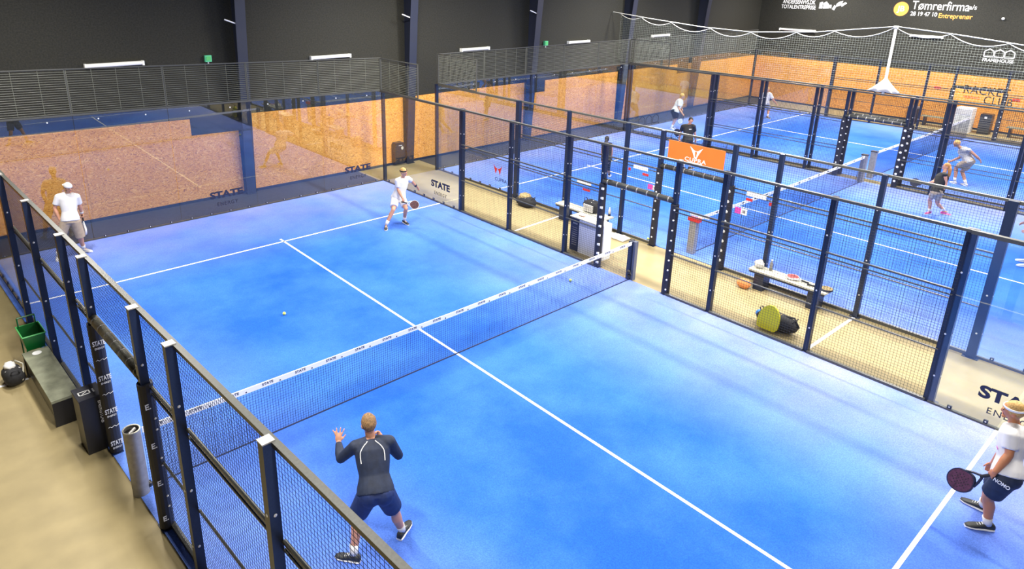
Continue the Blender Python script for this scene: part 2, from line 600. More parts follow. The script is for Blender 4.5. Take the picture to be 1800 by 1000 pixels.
poly_mark('round_mark', [circ], frame((X1 - 0.006, 4.42, 5.22), (0, -1, 0), (0, 0, 1)), M_ORANGEINK, sg)
text('lettering', 'JB', 0.36, frame((X1 - 0.012, 4.42, 5.22), (0, -1, 0), (0, 0, 1)), M_WHITEINK, sg, 0.015)
text('lettering', 'Tømrerfirma', 0.56, on_right(2.80, 5.40), M_WHITEINK, sg, 0.004, width=2.35)
text('lettering', 'a/s', 0.28, on_right(1.50, 5.40), M_WHITEINK, sg, 0.004)
text('lettering', '28 19 47 10', 0.26, on_right(3.42, 5.02), M_WHITEINK, sg, 0.014, width=1.12)
text('lettering', 'Entreprenør', 0.30, on_right(2.12, 4.98), M_ORANGEINK, sg, 0.014, width=1.35)
sg = thing('wall_sign', 'small white lettering under three house outlines on side wall', 'sign')


def house_outline(x, s, t=0.04):
    pts = [(0, 0), (0, 0.62), (0.5, 0.95), (1, 0.62), (1, 0)]
    out = []
    for (a, b) in zip(pts, pts[1:] + pts[:1]):
        ax, ay, bx_, by = x + a[0] * s, a[1] * s, x + b[0] * s, b[1] * s
        L = math.hypot(bx_ - ax, by - ay)
        nx, ny = -(by - ay) / L * t / 2, (bx_ - ax) / L * t / 2
        out.append([(ax + nx, ay + ny), (ax - nx, ay - ny), (bx_ - nx, by - ny), (bx_ + nx, by + ny)])
    return out


poly_mark('house_mark', house_outline(0, 0.36) + house_outline(0.38, 0.36) + house_outline(0.76, 0.36), on_right(0.66, 3.32), M_WHITEINK, sg)
text('lettering', 'FRAMEHOUSE', 0.20, on_right(0.10, 3.16), M_WHITEINK, sg, 0.01, width=1.16)
MB().ball((X1 - 0.05, 0.28, 4.98), (0.06, 0.06, 0.06), 12, 8).build('smoke_sensor', M_WHITE, None)
tag(bpy.data.objects['smoke_sensor'], 'small round white sensor on black side wall', 'sensor')
sg = thing('wall_sign', 'large dark capital lettering on the chipboard side wall', 'sign')


def on_osb(y, z):
    return frame((X1 - 0.034, y, z), (0, -1, 0), (0, 0, 1))


text('lettering', 'RACKET', 0.52, on_osb(0.22, 1.78), M_BLACKINK, sg, 0.004, spacing=1.08, width=1.75)
text('lettering', 'CLUB', 0.52, on_osb(-0.30, 1.38), M_BLACKINK, sg, 0.004, spacing=1.08, width=1.08)
text('lettering', 'HERNING', 0.16, on_osb(0.72, 1.44), M_REDINK, sg, 0.004, width=0.62)
for y, z, lab in ((2.15, 1.72, 'small red plate on chipboard left of the large dark lettering'), (-0.95, 1.55, 'small red plate on chipboard right of the large dark lettering')):
    t = thing('wall_plate', lab, 'plate')
    MB().box((X1 - 0.045, y - 0.14, z - 0.05), (X1 - 0.031, y + 0.14, z + 0.05)).build('plate', M_REDINK, t)
    MB().box((X1 - 0.05, y - 0.10, z - 0.012), (X1 - 0.045, y + 0.10, z + 0.012)).build('slot', M_BLACKINK, t)

# ------------------------------------------------------------------ ceiling lights (above the frame)
for x, where, power in LIGHT_ROWS:
    for iy, y in enumerate(reversed(LIGHT_Y)):
        t = thing('ceiling_light', 'ceiling light panel over the %s, %s from the back wall' % (where, ('first', 'second', 'third', 'fourth', 'fifth')[iy]), 'ceiling light', (x, y, LIGHT_Z), group='ceiling light panels')
        MB().box((-0.25, -0.9, 0.0), (0.25, 0.9, 0.10)).build('housing', M_LAMPW, t)
        MB().sweep([(0, -0.6, 0.1), (0, -0.6, ZC - LIGHT_Z)], 0.006, 4).build('hanger', M_WIRE, t)
        MB().sweep([(0, 0.6, 0.1), (0, 0.6, ZC - LIGHT_Z)], 0.006, 4).build('hanger', M_WIRE, t)
        L = bpy.data.lights.new('lamp_light', 'AREA')
        L.shape = 'RECTANGLE'
        L.size = 0.30
        L.size_y = 1.5
        L.energy = power
        L.color = LIGHT_COL
        lo = bpy.data.objects.new('lamp_light', L)
        COL.objects.link(lo)
        lo.parent = t
        lo.location = (0, 0, -0.01)

# ------------------------------------------------------------------ courts
FA0, FA1 = -5.35, -0.056          # near court: left fence line x = FA0 + FA1*y
ROT_A = math.atan(0.056)


def FX(y):
    return FA0 + FA1 * y


LW = 0.05


def turf(name, label, pts, lines):
    b = MB()
    b.prism(pts, Matrix.Translation((0, 0, 0.0)), 0.0115)
    t = struct(b.build(name, M_TURF), label)
    # gridded top surface that carries the mask for the paler turf tone
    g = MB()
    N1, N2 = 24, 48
    pale_tone = []
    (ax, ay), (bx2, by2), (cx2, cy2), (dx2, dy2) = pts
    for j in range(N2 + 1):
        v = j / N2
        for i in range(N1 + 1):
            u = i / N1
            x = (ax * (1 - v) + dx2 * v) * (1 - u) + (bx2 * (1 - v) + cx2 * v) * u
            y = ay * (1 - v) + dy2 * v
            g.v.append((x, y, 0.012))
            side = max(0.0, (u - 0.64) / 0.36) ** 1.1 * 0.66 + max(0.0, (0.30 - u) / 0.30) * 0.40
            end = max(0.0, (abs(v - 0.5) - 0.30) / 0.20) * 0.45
            near_gain = min(1.0, max(0.0, (0.72 - v) / 0.55))
            side *= 0.30 + 0.80 * near_gain
            pale_tone.append(min(1.0, max(side, end) + 0.35 * min(side, end)))
    for j in range(N2):
        for i in range(N1):
            k = j * (N1 + 1) + i
            g.f.append((k, k + 1, k + N1 + 2, k + N1 + 1))
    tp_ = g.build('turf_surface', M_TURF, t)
    at_ = tp_.data.attributes.new('pale_tone', 'FLOAT', 'POINT')
    for i, q in enumerate(pale_tone):
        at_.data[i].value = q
    for (x0, y0, x1, y1) in lines:
        d = Vector((x1 - x0, y1 - y0, 0))
        d.normalize()
        n = Vector((-d.y, d.x, 0)) * LW / 2
        q = [(x0 + n.x, y0 + n.y), (x0 - n.x, y0 - n.y), (x1 - n.x, y1 - n.y), (x1 + n.x, y1 + n.y)]
        MB().prism(q, Matrix.Translation((0, 0, 0.010)), 0.005).build('court_line', M_LINE, t)
    return t


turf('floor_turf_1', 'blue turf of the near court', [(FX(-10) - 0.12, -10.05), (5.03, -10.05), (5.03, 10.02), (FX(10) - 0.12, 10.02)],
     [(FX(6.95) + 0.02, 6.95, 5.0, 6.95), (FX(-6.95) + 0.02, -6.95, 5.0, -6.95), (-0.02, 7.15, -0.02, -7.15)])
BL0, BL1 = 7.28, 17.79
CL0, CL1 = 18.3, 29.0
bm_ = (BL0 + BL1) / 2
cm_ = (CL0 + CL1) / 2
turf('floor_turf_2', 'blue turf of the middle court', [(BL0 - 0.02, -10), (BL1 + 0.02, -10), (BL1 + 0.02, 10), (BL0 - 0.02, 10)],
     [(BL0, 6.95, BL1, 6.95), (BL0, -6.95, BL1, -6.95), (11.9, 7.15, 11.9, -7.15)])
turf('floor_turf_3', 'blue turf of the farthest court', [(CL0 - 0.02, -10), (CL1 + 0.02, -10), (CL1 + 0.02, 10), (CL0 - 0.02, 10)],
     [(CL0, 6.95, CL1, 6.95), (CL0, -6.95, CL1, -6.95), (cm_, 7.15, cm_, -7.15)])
# white lines on the corridor floor
for nm, (x0, y0, x1, y1), lab in (('floor_line', (5.18, 3.88, 7.2, 3.97), 'white line on beige floor between the courts, farther one'),
                                  ('floor_line', (5.18, -3.98, 7.2, -4.0), 'white line on beige floor between the courts, nearer one'),
                                  ('floor_line', (-8.6, 3.9, -6.1, 3.85), 'white line on beige floor left of the bench')):
    b = MB()
    b.prism([(x0, y0 - 0.03), (x1, y1 - 0.03), (x1, y1 + 0.03), (x0, y0 + 0.03)], Matrix.Identity(4), 0.004)
    tag(b.build(nm, M_LINE), lab, 'floor line')


# ------------------------------------------------------------------ wire panels
_wp = {}


def wire_panel(wd, ht, dx=0.05, dz=0.05, r=0.0022, m=None):
    m = m or M_WIRE
    key = (round(wd, 3), round(ht, 3), dx, dz, r)
    if key in _wp:
        return _wp[key]
    b = MB()
    n = int(round(wd / dx))
    for i in range(n + 1):
        y = -wd / 2 + wd * i / n
        b.wire((0, y, 0), (0, y, ht), r)
    n = int(round(ht / dz))
    for i in range(n + 1):
        z = ht * i / n
        b.wire((0.004, -wd / 2, z), (0.004, wd / 2, z), r)
    me = b.mesh('wire_mesh', m)
    _wp[key] = me
    return me


POST_MESH = {}


def box_mesh(key, lo, hi, m, name):
    k = (key, tuple(lo), tuple(hi))
    if k not in POST_MESH:
        POST_MESH[k] = MB().box(lo, hi).mesh(name, m)
    return POST_MESH[k]


YS = [-6, -4, -2, -0.95, 0.95, 2, 4, 6]


def side_fence(label, x, rotz, out, pads='none', caps=False):
    """mesh fence of one long side (local y along the court, out=+1/-1 the outward x)"""
    t = thing('court_fence', label, 'fence', (x, 0, 0), rotz, 'court side fences')
    for y in YS:
        wdt = 0.15 if abs(y) == 6 else 0.09
        xo = out * 0.055
        me = box_mesh('post', (xo - 0.05, -wdt / 2, 0), (xo + 0.05, wdt / 2, 3.0), M_POST, 'post')
        po = obj('post', me, t, (0, y, 0))
        bp = box_mesh('plate', (xo - 0.08, -wdt / 2 - 0.05, 0), (xo + 0.08, wdt / 2 + 0.05, 0.012), M_POST, 'base_plate')
        obj('base_plate', bp, po)
        if caps:
            cp = box_mesh('cap', (xo - 0.056, -wdt / 2 - 0.006, 3.0), (xo + 0.056, wdt / 2 + 0.006, 3.012), M_ALU, 'post_cap')
            obj('post_cap', cp, po)
        for kf, (bxo, byo, rx, ry) in enumerate(((xo - 0.052, 0.0, 0.006, 0.016), (xo, -wdt / 2 - 0.002, 0.016, 0.006))):
            kb = ('bolt', out, kf, wdt)
            if kb not in POST_MESH:
                POST_MESH[kb] = MB().ball((bxo, byo, 0), (rx, ry, 0.016), 8, 6).mesh('bolt', M_BOLT)
            for z in (0.5, 1.25, 2.3):
                obj('bolt', POST_MESH[kb], po, (0, 0, z))
    for y0, y1 in zip(YS[:-1], YS[1:]):
        cy_, wd = (y0 + y1) / 2, y1 - y0
        door = abs(cy_) < 0.1
        if door:
            o = obj('wire_mesh', wire_panel(wd - 0.1, 0.78), t, (0, cy_, 2.2))
            stuff(o)
        else:
            stuff(obj('wire_mesh', wire_panel(wd - 0.04, 1.93), t, (0, cy_, 0.04)))
            stuff(obj('wire_mesh', wire_panel(wd - 0.04, 0.93), t, (0, cy_, 2.04)))
            MB().box((-0.018, y0 + 0.04, 1.985), (0.018, y1 - 0.04, 2.012)).build('middle_rail', M_RAIL, t)
            MB().box((-0.014, y0 + 0.04, 1.90), (0.014, y1 - 0.04, 1.918)).build('middle_rail', M_RAIL, t)
            MB().box((-0.014, y0 + 0.04, 0.95), (0.014, y1 - 0.04, 0.968)).build('lower_rail', M_RAIL, t)
            MB().box((-0.03, y0 + 0.04, 0.0), (0.03, y1 - 0.04, 0.06)).build('bottom_rail', M_RAIL, t)
    MB().box((-0.03, -6, 2.955), (0.03, 6, 3.0)).build('top_rail', M_RAIL, t)
    # door lintel
    li = MB()
    li.sweep([(out * 0.05, -0.93, 2.12), (out * 0.05, 0.93, 2.12)], 0.065, 10)
    lo_ = li.build('door_lintel', M_LINTELPALE if caps else M_LINTEL, t, smooth=True)
    if ('strap', out) not in POST_MESH:
        bb = MB()
        bb.sweep([(out * 0.05, -0.012, 0), (out * 0.05, 0.012, 0)], 0.067, 10)
        POST_MESH[('strap', out)] = bb.mesh('strap', M_ALU)
    for k in range(7):
        obj('strap', POST_MESH[('strap', out)], lo_, (0, -0.8 + k * 0.266, 2.12))
    for y in (-0.95, 0.95):
        pd = MB().sweep([(out * 0.05, y, 0.03), (out * 0.05, y, 2.05)], [(0.088, 0.088)] * 2, 14).build('post_padding', M_PAD, t, smooth=False)
        if pads == 'near':
            body = 'STATE' if y > 0 else 'E.'
            for z in (1.78, 1.25, 0.72, 0.2):
                mtx = frame((out * 0.05 + (0.0 if y > 0 else -0.03), y - 0.093, z), (1, -0.05, 0), (0, 0, 1))
                text('lettering', body, 0.10, mtx, M_WHITEINK, pd, 0.02, width=0.155 if y > 0 else 0.06)
                if y > 0:
                    mtx = frame((out * 0.05, y - 0.093, z - 0.075), (1, -0.05, 0), (0, 0, 1))
                    text('lettering', 'ENERGY', 0.04, mtx, M_WHITEINK, pd, 0.01, width=0.12)
            cv = MB()
            for z in ((1.53, 1.0, 0.47) if y > 0 else (1.6, 1.45, 1.05, 0.95, 0.5, 0.35)):
                if y > 0:
                    cv.sweep([(out * 0.05 - 0.07 + 0.02 * q, y - 0.09, z + 0.012 * math.sin(q * 2.1)) for q in range(8)], 0.004, 5)
                else:
                    cv.ball((out * 0.05 + 0.03, y - 0.088, z), (0.014, 0.005, 0.014), 8, 5)
            cv.build('printed_mark', M_WHITEINK, pd)
        elif pads == 'dots':
            kk = ('dot', out, y > 0)
            if kk not in POST_MESH:
                cv = MB()
                if y > 0:
                    cv.cbox((out * 0.05 - 0.068, -0.052, 0), (0.03, 0.06, 0.05))
                else:
                    cv.ball((out * 0.05 - 0.075, -0.045, 0), (0.02, 0.02, 0.02), 8, 5)
                POST_MESH[kk] = cv.mesh('printed_mark', M_WHITEINK)
            for k in range(9):
                obj('printed_mark', POST_MESH[kk], pd, (0, y, 0.15 + k * 0.225))
        elif pads == 'studs':
            kk = ('stud', out, y > 0)
            if kk not in POST_MESH:
                r_ = 0.04 if y < 0 else 0.025
                POST_MESH[kk] = MB().ball((out * 0.05 - 0.082, -0.01, 0), (0.014, r_, r_), 8, 5).mesh('printed_mark', M_WHITEINK)
            for k in range(8):
                obj('printed_mark', POST_MESH[kk], pd, (0, y, 0.25 + k * 0.24))
    return t


def glass_side(label, x, rotz, out, ya, yb, step=True, near=False):
    """side glass from |y|=6 to 10; returns thing"""
    t = thing('glass_side_wall', label, 'glass wall', (x, 0, 0), rotz, 'side glass walls')
    ym = (ya + yb) / 2
    panes = []
    for y0, y1 in ((ya, ym), (ym, yb)):
        a, b = min(y0, y1), max(y0, y1)
        a += 0.006
        b -= 0.006
        panes.append(obj('pane', box_mesh('pane', (-0.006, -(b - a) / 2, 0.05), (0.006, (b - a) / 2, 2.94), M_GLASS, 'pane'), t, (0, (a + b) / 2, 0)))
    lo, hi = min(ya, yb), max(ya, yb)
    MB().box((-0.04, lo, 2.94), (0.04, hi, 3.0)).build('top_rail', M_RAIL, t)
    MB().box((-0.02, lo, 0.0), (0.03, hi, 0.045)).build('bottom_rail', M_RAIL, t)
    for k in range(8):
        y = lo + 0.3 + k * (hi - lo - 0.6) / 7
        br = obj('bracket', box_mesh('br', (-0.012, -0.03, 0.0), (0.022, 0.03, 0.10), M_POST, 'bracket'), t, (0, y, 0))
        key = 'brbolt'
        if key not in POST_MESH:
            POST_MESH[key] = MB().ball((-0.014, 0, 0.075), (0.005, 0.012, 0.012), 8, 5).mesh('bolt', M_BOLT)
        obj('bolt', POST_MESH[key], br)
    ye = yb  # corner side
    MB().box((out * 0.06 - 0.05, ye - 0.04, 0), (out * 0.06 + 0.05, ye + 0.04, 3.0)).build('corner_post', M_POST, t)
    if step:
        s = 1 if yb > 0 else -1
        a, b = sorted((yb - 2 * s, yb))
        stuff(obj('wire_mesh', wire_panel(1.98, 0.96, 0.50, 0.05, 0.0052, M_WIRETOP), t, (0, (a + b) / 2, 3.02)))
        fb = MB()
        for z in (3.0, 3.985):
            fb.box((-0.012, a, z), (0.012, b, z + 0.024))
        for y in (a, b - 0.03):
            fb.box((-0.015, y, 3.0), (0.015, y + 0.03, 4.0))
        fb.build('mesh_frame', M_RAIL, t)
    return t, panes


def glass_back(label, xa, xb, y, n=5):
    t = thing('glass_back_wall', label, 'glass wall', (0, y, 0), 0, 'back glass walls')
    panes = []
    wd = (xb - xa) / n
    for i in range(n):
        a = xa + i * wd
        panes.append(obj('pane', box_mesh('bpane%.3f' % wd, (-wd / 2 + 0.006, -0.006, 0.05), (wd / 2 - 0.006, 0.006, 2.96), M_GLASS, 'pane'), t, (a + wd / 2, 0, 0)))
        stuff(obj('wire_mesh', wire_panel(wd - 0.04, 0.95, 0.50, 0.05, 0.0052, M_WIRETOP), t, (a + wd / 2, 0, 3.03)))
        t.children[-1].rotation_euler = (0, 0, math.pi / 2)
        for k in range(4):
            xk = a + wd * (k + 0.5) / 4
            br = obj('bracket', box_mesh('bbr', (-0.03, -0.014, 0.0), (0.03, 0.03, 0.09), M_POST, 'bracket'), t, (xk, 0, 0))
            if 'bbolt' not in POST_MESH:
                POST_MESH['bbolt'] = MB().ball((0, -0.016, 0.068), (0.014, 0.006, 0.014), 8, 5).mesh('bolt', M_BOLT)
                POST_MESH['tbolt'] = MB().ball((0, -0.012, 0), (0.018, 0.008, 0.018), 8, 5).mesh('bolt', M_BOLT)
            obj('bolt', POST_MESH['bbolt'], br)
        for k in range(2):
            obj('bolt', POST_MESH['tbolt'], t, (a + wd * (k + 0.5) / 2, 0, 2.86))
        MB().box((a - 0.015, 0.02, 3.0), (a + 0.015, 0.05, 4.0)).build('mesh_post', M_RAIL, t)
    MB().box((xb - 0.015, 0.02, 3.0), (xb + 0.015, 0.05, 4.0)).build('mesh_post', M_RAIL, t)
    MB().box((xa, 0.008, 2.965), (xb, 0.04, 3.005)).build('top_rail', M_RAIL, t)
    MB().box((xa, -0.02, 0.0), (xb, 0.035, 0.045)).build('bottom_rail', M_RAIL, t)
    MB().box((xa, -0.012, 3.985), (xb, 0.012, 4.005)).build('mesh_top_rail', M_RAIL, t)
    return t, panes


fA_l = side_fence('black mesh fence nearest the viewer, along the left of the near court', FA0, ROT_A, -1, 'near', True)
fA_r = side_fence('black mesh fence along the right of the near court, in front of the beige aisle', 5.0, 0, 1, 'dots')
fB_l = side_fence('black mesh fence of the middle court, behind the beige aisle', BL0, 0, -1, 'studs')
fB_r = side_fence('black mesh fence on the far side of the middle court', BL1, 0.0128, 1, 'studs')
fC_l = side_fence('black mesh fence of the farthest court, just behind the middle court fence', CL0, 0.0331, -1, 'studs')
fC_r = side_fence('black mesh fence directly in front of the chipboard side wall', CL1, 0.0572, 1, 'dots')
gA_rf, pn = glass_side('clear side glass with dark bold lettering at the far right corner of near court', 5.0, 0, 1, 6, 10)
P_AR = pn
gA_rn, pn = glass_side('clear side glass with dark bold lettering behind the headband player', 5.0, 0, 1, -6, -10)
P_AN = pn
glass_side('clear side glass at the far left corner of the near court', FA0, ROT_A, -1, 6, 10, step=False)
gB_lf, P_BL = glass_side('clear side glass with red bull-like mark at the corner of the middle court', BL0, 0, -1, 6, 10)
glass_side('clear side glass of the middle court at the right edge of the picture', BL0, 0, -1, -6, -10)
glass_side('clear side glass at the far end of the middle court, right corner', BL1, 0.0128, 1, 6, 10)
gC_lf, P_CL = glass_side('clear side glass at the far end of the farthest court, left corner', CL0, 0.0331, -1, 6, 10, step=False)
glass_side('clear side glass at the far right corner of the farthest court', CL1, 0.0572, 1, 6, 10, step=False)
gA_b, P_AB = glass_back('clear back glass of the near court with mesh on top and dark bold lettering', FX(10), 5.0, 10.0)
gB_b, P_BB = glass_back('clear back glass of the middle court with mesh on top', BL0, BL1 - 0.13, 10.0)
gC_b, P_CB = glass_back('clear back glass of the farthest court with house outline marks', CL0 - 0.3, CL1 - 0.6, 10.0)

# the near back wall is a touch taller at its left end
for o_ in gA_b.children_recursive:
    if o_.name.split('.')[0] in ('bracket', 'bottom_rail') or (o_.parent and o_.parent.name.startswith('bracket')):
        continue
    me_ = o_.data.copy()
    mb_ = o_.matrix_basis.copy()
    inv_ = mb_.inverted()
    for v_ in me_.vertices:
        w_ = mb_ @ v_.co
        if w_.z > 1:
            w_.z *= 1 + 0.0082 * max(0.0, 5.5 - w_.x)
        v_.co = inv_ @ w_
    o_.data = me_

# lettering on glass
def glass_text_back(pane, x, z, wd=0.95):
    p = pane.location.x
    text('lettering', 'STATE', 0.26, frame((x - p, -0.009, z), (1, 0, 0), (0, 0, 1)), M_INK, pane, 0.045, width=wd)
    text('lettering', 'ENERGY', 0.15, frame((x - p, -0.009, z - 0.27), (1, 0, 0), (0, 0, 1)), M_INK, pane, 0.004, spacing=1.25, width=wd * 0.62)


def pane_at(panes, v, ax):
    return min(panes, key=lambda q: abs((q.location.x if ax == 0 else q.location.y) - v))


glass_text_back(pane_at(P_AB, -0.25, 0), -0.25, 0.57)
glass_text_back(pane_at(P_AB, 4.03, 0), 4.03, 0.58)


def glass_text_side(pane, y, z, wd):
    p = pane.location.y
    text('lettering', 'STATE', 0.27, frame((-0.009, y - p, z), (0, -1, 0), (0, 0, 1)), M_INK, pane, 0.045, width=wd)
    text('lettering', 'ENERGY', 0.15, frame((-0.009, y - p, z - 0.27), (0, -1, 0), (0, 0, 1)), M_INK, pane, 0.004, spacing=1.25, width=wd * 0.66)


glass_text_side(pane_at(P_AR, 6.9, 1), 6.92, 0.56, 0.90)
glass_text_side(pane_at(P_AN, -7.08, 1), -7.06, 0.54, 0.92)
bp_ = pane_at(P_BL, 6.9, 1)
fm = frame((-0.009, 6.9 - bp_.location.y, 0.68), (0, -1, 0), (0, 0, 1))
poly_mark('bull_mark', [[(-0.2, 0.14), (-0.1, 0.05), (0, 0.03), (-0.04, -0.02), (-0.1, -0.16), (-0.14, -0.02)], [(0.2, 0.14), (0.14, -0.02), (0.1, -0.16), (0.04, -0.02), (0, 0.03), (0.1, 0.05)]], fm, M_REDINK, bp_)
text('lettering', 'CUPRA', 0.16, frame((-0.009, 6.75 - bp_.location.y, 0.36), (0, -1, 0), (0, 0, 1)), M_INK, bp_, 0.01, width=0.55)
cb_ = pane_at(P_CB, 19.6, 0)
poly_mark('house_mark', house_outline(-0.62, 0.42, 0.03) + house_outline(-0.1, 0.42, 0.03) + house_outline(0.42, 0.42, 0.03), frame((0.35, -0.009, 0.12), (1, 0, 0), (0, 0, 1)), M_INK, cb_)


# ------------------------------------------------------------------ nets
def court_net(label, pL, pR, printed, posts):
    pL, pR = Vector(pL), Vector(pR)
    d = (pR - pL)
    L = d.length
    d.normalize()
    t = thing('court_net', label, 'net', (pL.x, pL.y, 0), math.atan2(d.y, d.x), 'court nets')

    def top(s):
        k = abs(s / L * 2 - 1)
        return 0.88 + 0.05 * k
    b = MB()
    n = int(L / 0.042)
    for i in range(n + 1):
        s = L * i / n
        b.wire((s, 0, 0.01), (s, 0, top(s) - 0.03), 0.0027)
    m_ = 21
    for j in range(m_):
        f_ = j / (m_ - 1)
        seg = [(L * q / 12, 0.002, 0.012 + f_ * (top(L * q / 12) - 0.05)) for q in range(13)]
        b.sweep(seg, 0.0027, 4, cap=False)
    stuff(b.build('netting', M_NETCORD, t))
    tp = MB()
    N = 24
    for i in range(N):
        s0, s1 = L * i / N, L * (i + 1) / N
        z0, z1 = top(s0), top(s1)
        k = len(tp.v)
        tp.v += [(s0, -0.008, z0 - 0.08), (s1, -0.008, z1 - 0.08), (s1, -0.008, z1), (s0, -0.008, z0), (s0, 0.008, z0 - 0.08), (s1, 0.008, z1 - 0.08), (s1, 0.008, z1), (s0, 0.008, z0)]
        tp.f += [tuple(k + a for a in q) for q in ((0, 1, 2, 3), (5, 4, 7, 6), (3, 2, 6, 7), (1, 0, 4, 5))]
    band = tp.build('top_tape', M_NETTAPE, t)
    MB().sweep([(0, 0, 0.015), (L, 0, 0.015)], 0.014, 6).build('bottom_cord', M_NETCORD, t)
    if printed:
        for i in range(20):
            s = L * (i + 0.5) / 20
            text('lettering', 'STATE', 0.055, frame((s - 0.09, -0.0095, top(s) - 0.03), (1, 0, 0), (0, 0, 1)), M_INK, band, 0.02, width=0.17)
            poly_mark('lace', [[(-0.01, 0), (0.01, 0), (0.01, 0.02), (-0.01, 0.02)]], frame((s + 0.1, -0.0095, top(s) - 0.068), (1, 0, 0), (0, 0, 1)), M_INK, band)
    else:
        for i in range(16):
            s = L * (i + 0.5) / 16
            poly_mark('printed_mark', [[(-0.05, 0), (0.05, 0), (0.05, 0.03), (-0.05, 0.03)]], frame((s, -0.0095, top(s) - 0.045), (1, 0, 0), (0, 0, 1)), M_INK, band)
    return t


court_net('white topped net with dark print across the near court', (FX(0) + 0.06, -0.1, 0), (5.02, 0, 0), True, None)
court_net('white topped net across the middle court', (BL0 + 0.25, 0.0, 0), (BL1 - 0.1, 0, 0), False, None)
court_net('white topped net across the farthest court', (CL0 + 0.1, 0.0, 0), (CL1 - 0.2, 0, 0), False, None)


def net_post(label, x, y, kind):
    t = thing('net_post', label, 'net post', (x, y, 0.0), 0, 'net posts')
    if kind == 'round':
        MB().sweep([(0, 0, 0), (0, 0, 0.98)], 0.105, 24, cap=False).build('tube', M_ALU, t, True)
        MB().sweep([(0, 0, 0.0), (0, 0, 0.93)], 0.09, 20).build('inner_tube', M_PLASTIC, t, True)
        b = MB()
        for k in range(24):
            a0, a1 = 2 * math.pi * k / 24, 2 * math.pi * (k + 1) / 24
            b.sweep([(0.1 * math.cos(a0), 0.1 * math.sin(a0), 0.98), (0.1 * math.cos(a1), 0.1 * math.sin(a1), 0.98)], 0.009, 6)
        b.build('rim', M_BENCHPALE, t)
        MB().sweep([(-0.04, -0.03, 0.94), (0.05, 0.03, 0.955)], 0.022, 8).build('hook', M_ALU, t)
        MB().ball((0.1, -0.02, 0.1), (0.04, 0.05, 0.05), 10, 6).build('winder', M_PLASTIC, t)
    elif kind == 'flat':
        MB().box((-0.02, -0.10, 0), (0.08, 0.06, 0.93)).build('box_profile', M_ALUBLUE, t)
        MB().box((-0.06, -0.04, 0), (-0.02, 0.06, 0.93)).build('front_profile', M_POST, t)
        b = MB()
        for k in range(14):
            a0, a1 = 2 * math.pi * k / 14, 2 * math.pi * (k + 1) / 14
            b.sweep([(0.05 * math.cos(a0) - 0.01, 0.05 * math.sin(a0), 0.96), (0.05 * math.cos(a1) - 0.01, 0.05 * math.sin(a1), 0.96)], 0.008, 6)
        b.build('top_ring', M_PLASTIC, t)
        MB().ball((-0.07, -0.02, 0.2), (0.05, 0.05, 0.06), 12, 8).ball((-0.08, -0.03, 0.1), (0.03, 0.04, 0.05), 12, 8).build('winder', M_PLASTIC, t, True)
        MB().sweep([(-0.08, -0.06, 0.22), (-0.1, -0.12, 0.16)], 0.01, 6).build('crank', M_PLASTIC, t)
    else:
        MB().box((-0.07, -0.09, 0), (0.07, 0.09, 0.94)).build('box_profile', M_ALU, t)
        if kind == 'red':
            MB().box((-0.09, -0.16, 0.86), (0.05, 0.14, 0.95)).build('red_cap', M_REDINK, t)
            MB().box((-0.08, -0.42, 1.02), (-0.06, 0.1, 1.09)).build('white_plate', M_WHITE, t)
        else:
            MB().box((-0.08, -0.1, 0.94), (0.08, 0.1, 0.97)).build('cap', M_PLASTIC, t)
    return t


net_post('round grey net post standing in the left doorway of the near court', FX(0) - 0.07, -0.14, 'round')
net_post('flat grey-blue net post with black ring in the right doorway of the near court', 5.07, 0.02, 'flat')
net_post('grey net post with red cap at the left end of the middle net', BL0 + 0.25, 0.02, 'red')
net_post('grey net post at the far end of the middle net', BL1 - 0.12, 0.02, 'grey')
net_post('grey net post at the start of the farthest net', CL0 + 0.15, 0.02, 'grey')

# ------------------------------------------------------------------ banner and sign plates on the middle court fence
t = thing('sponsor_banner', 'orange banner with white emblem hanging over the middle court doorway', 'banner', (BL0 - 0.14, 0, 0))
MB().box((-0.006, -0.76, 2.33), (0.006, 0.72, 2.82)).build('banner_sheet', M_BANNER, t)
fm = frame((-0.0075, -0.03, 2.64), (0, -1, 0), (0, 0, 1))
poly_mark('emblem', [[(-0.17, 0.13), (-0.04, 0.045), (0.0, 0.045), (-0.03, 0.01), (-0.015, -0.10), (-0.03, -0.13), (-0.09, 0.0)],
                     [(0.17, 0.13), (0.09, 0.0), (0.03, -0.13), (0.015, -0.10), (0.03, 0.01), (0.0, 0.045), (0.04, 0.045)],
                     [(-0.03, -0.13), (-0.015, -0.10), (0.015, -0.10), (0.03, -0.13)]], fm, M_WHITEINK, t)
text('lettering', 'CUPRA', 0.13, frame((-0.0085, -0.03, 2.455), (0, -1, 0), (0, 0, 1)), M_WHITEINK, t, 0.012, spacing=1.1, width=0.56)
MB().box((-0.0085, -0.22, 2.385), (-0.006, 0.16, 2.405)).build('printed_line', M_WHITEINK, t)
for y in (-0.74, 0.70):
    MB().sweep([(0.0, y, 2.81), (0.06, y, 3.0)], 0.006, 5).build('tie', M_WIRE, t)

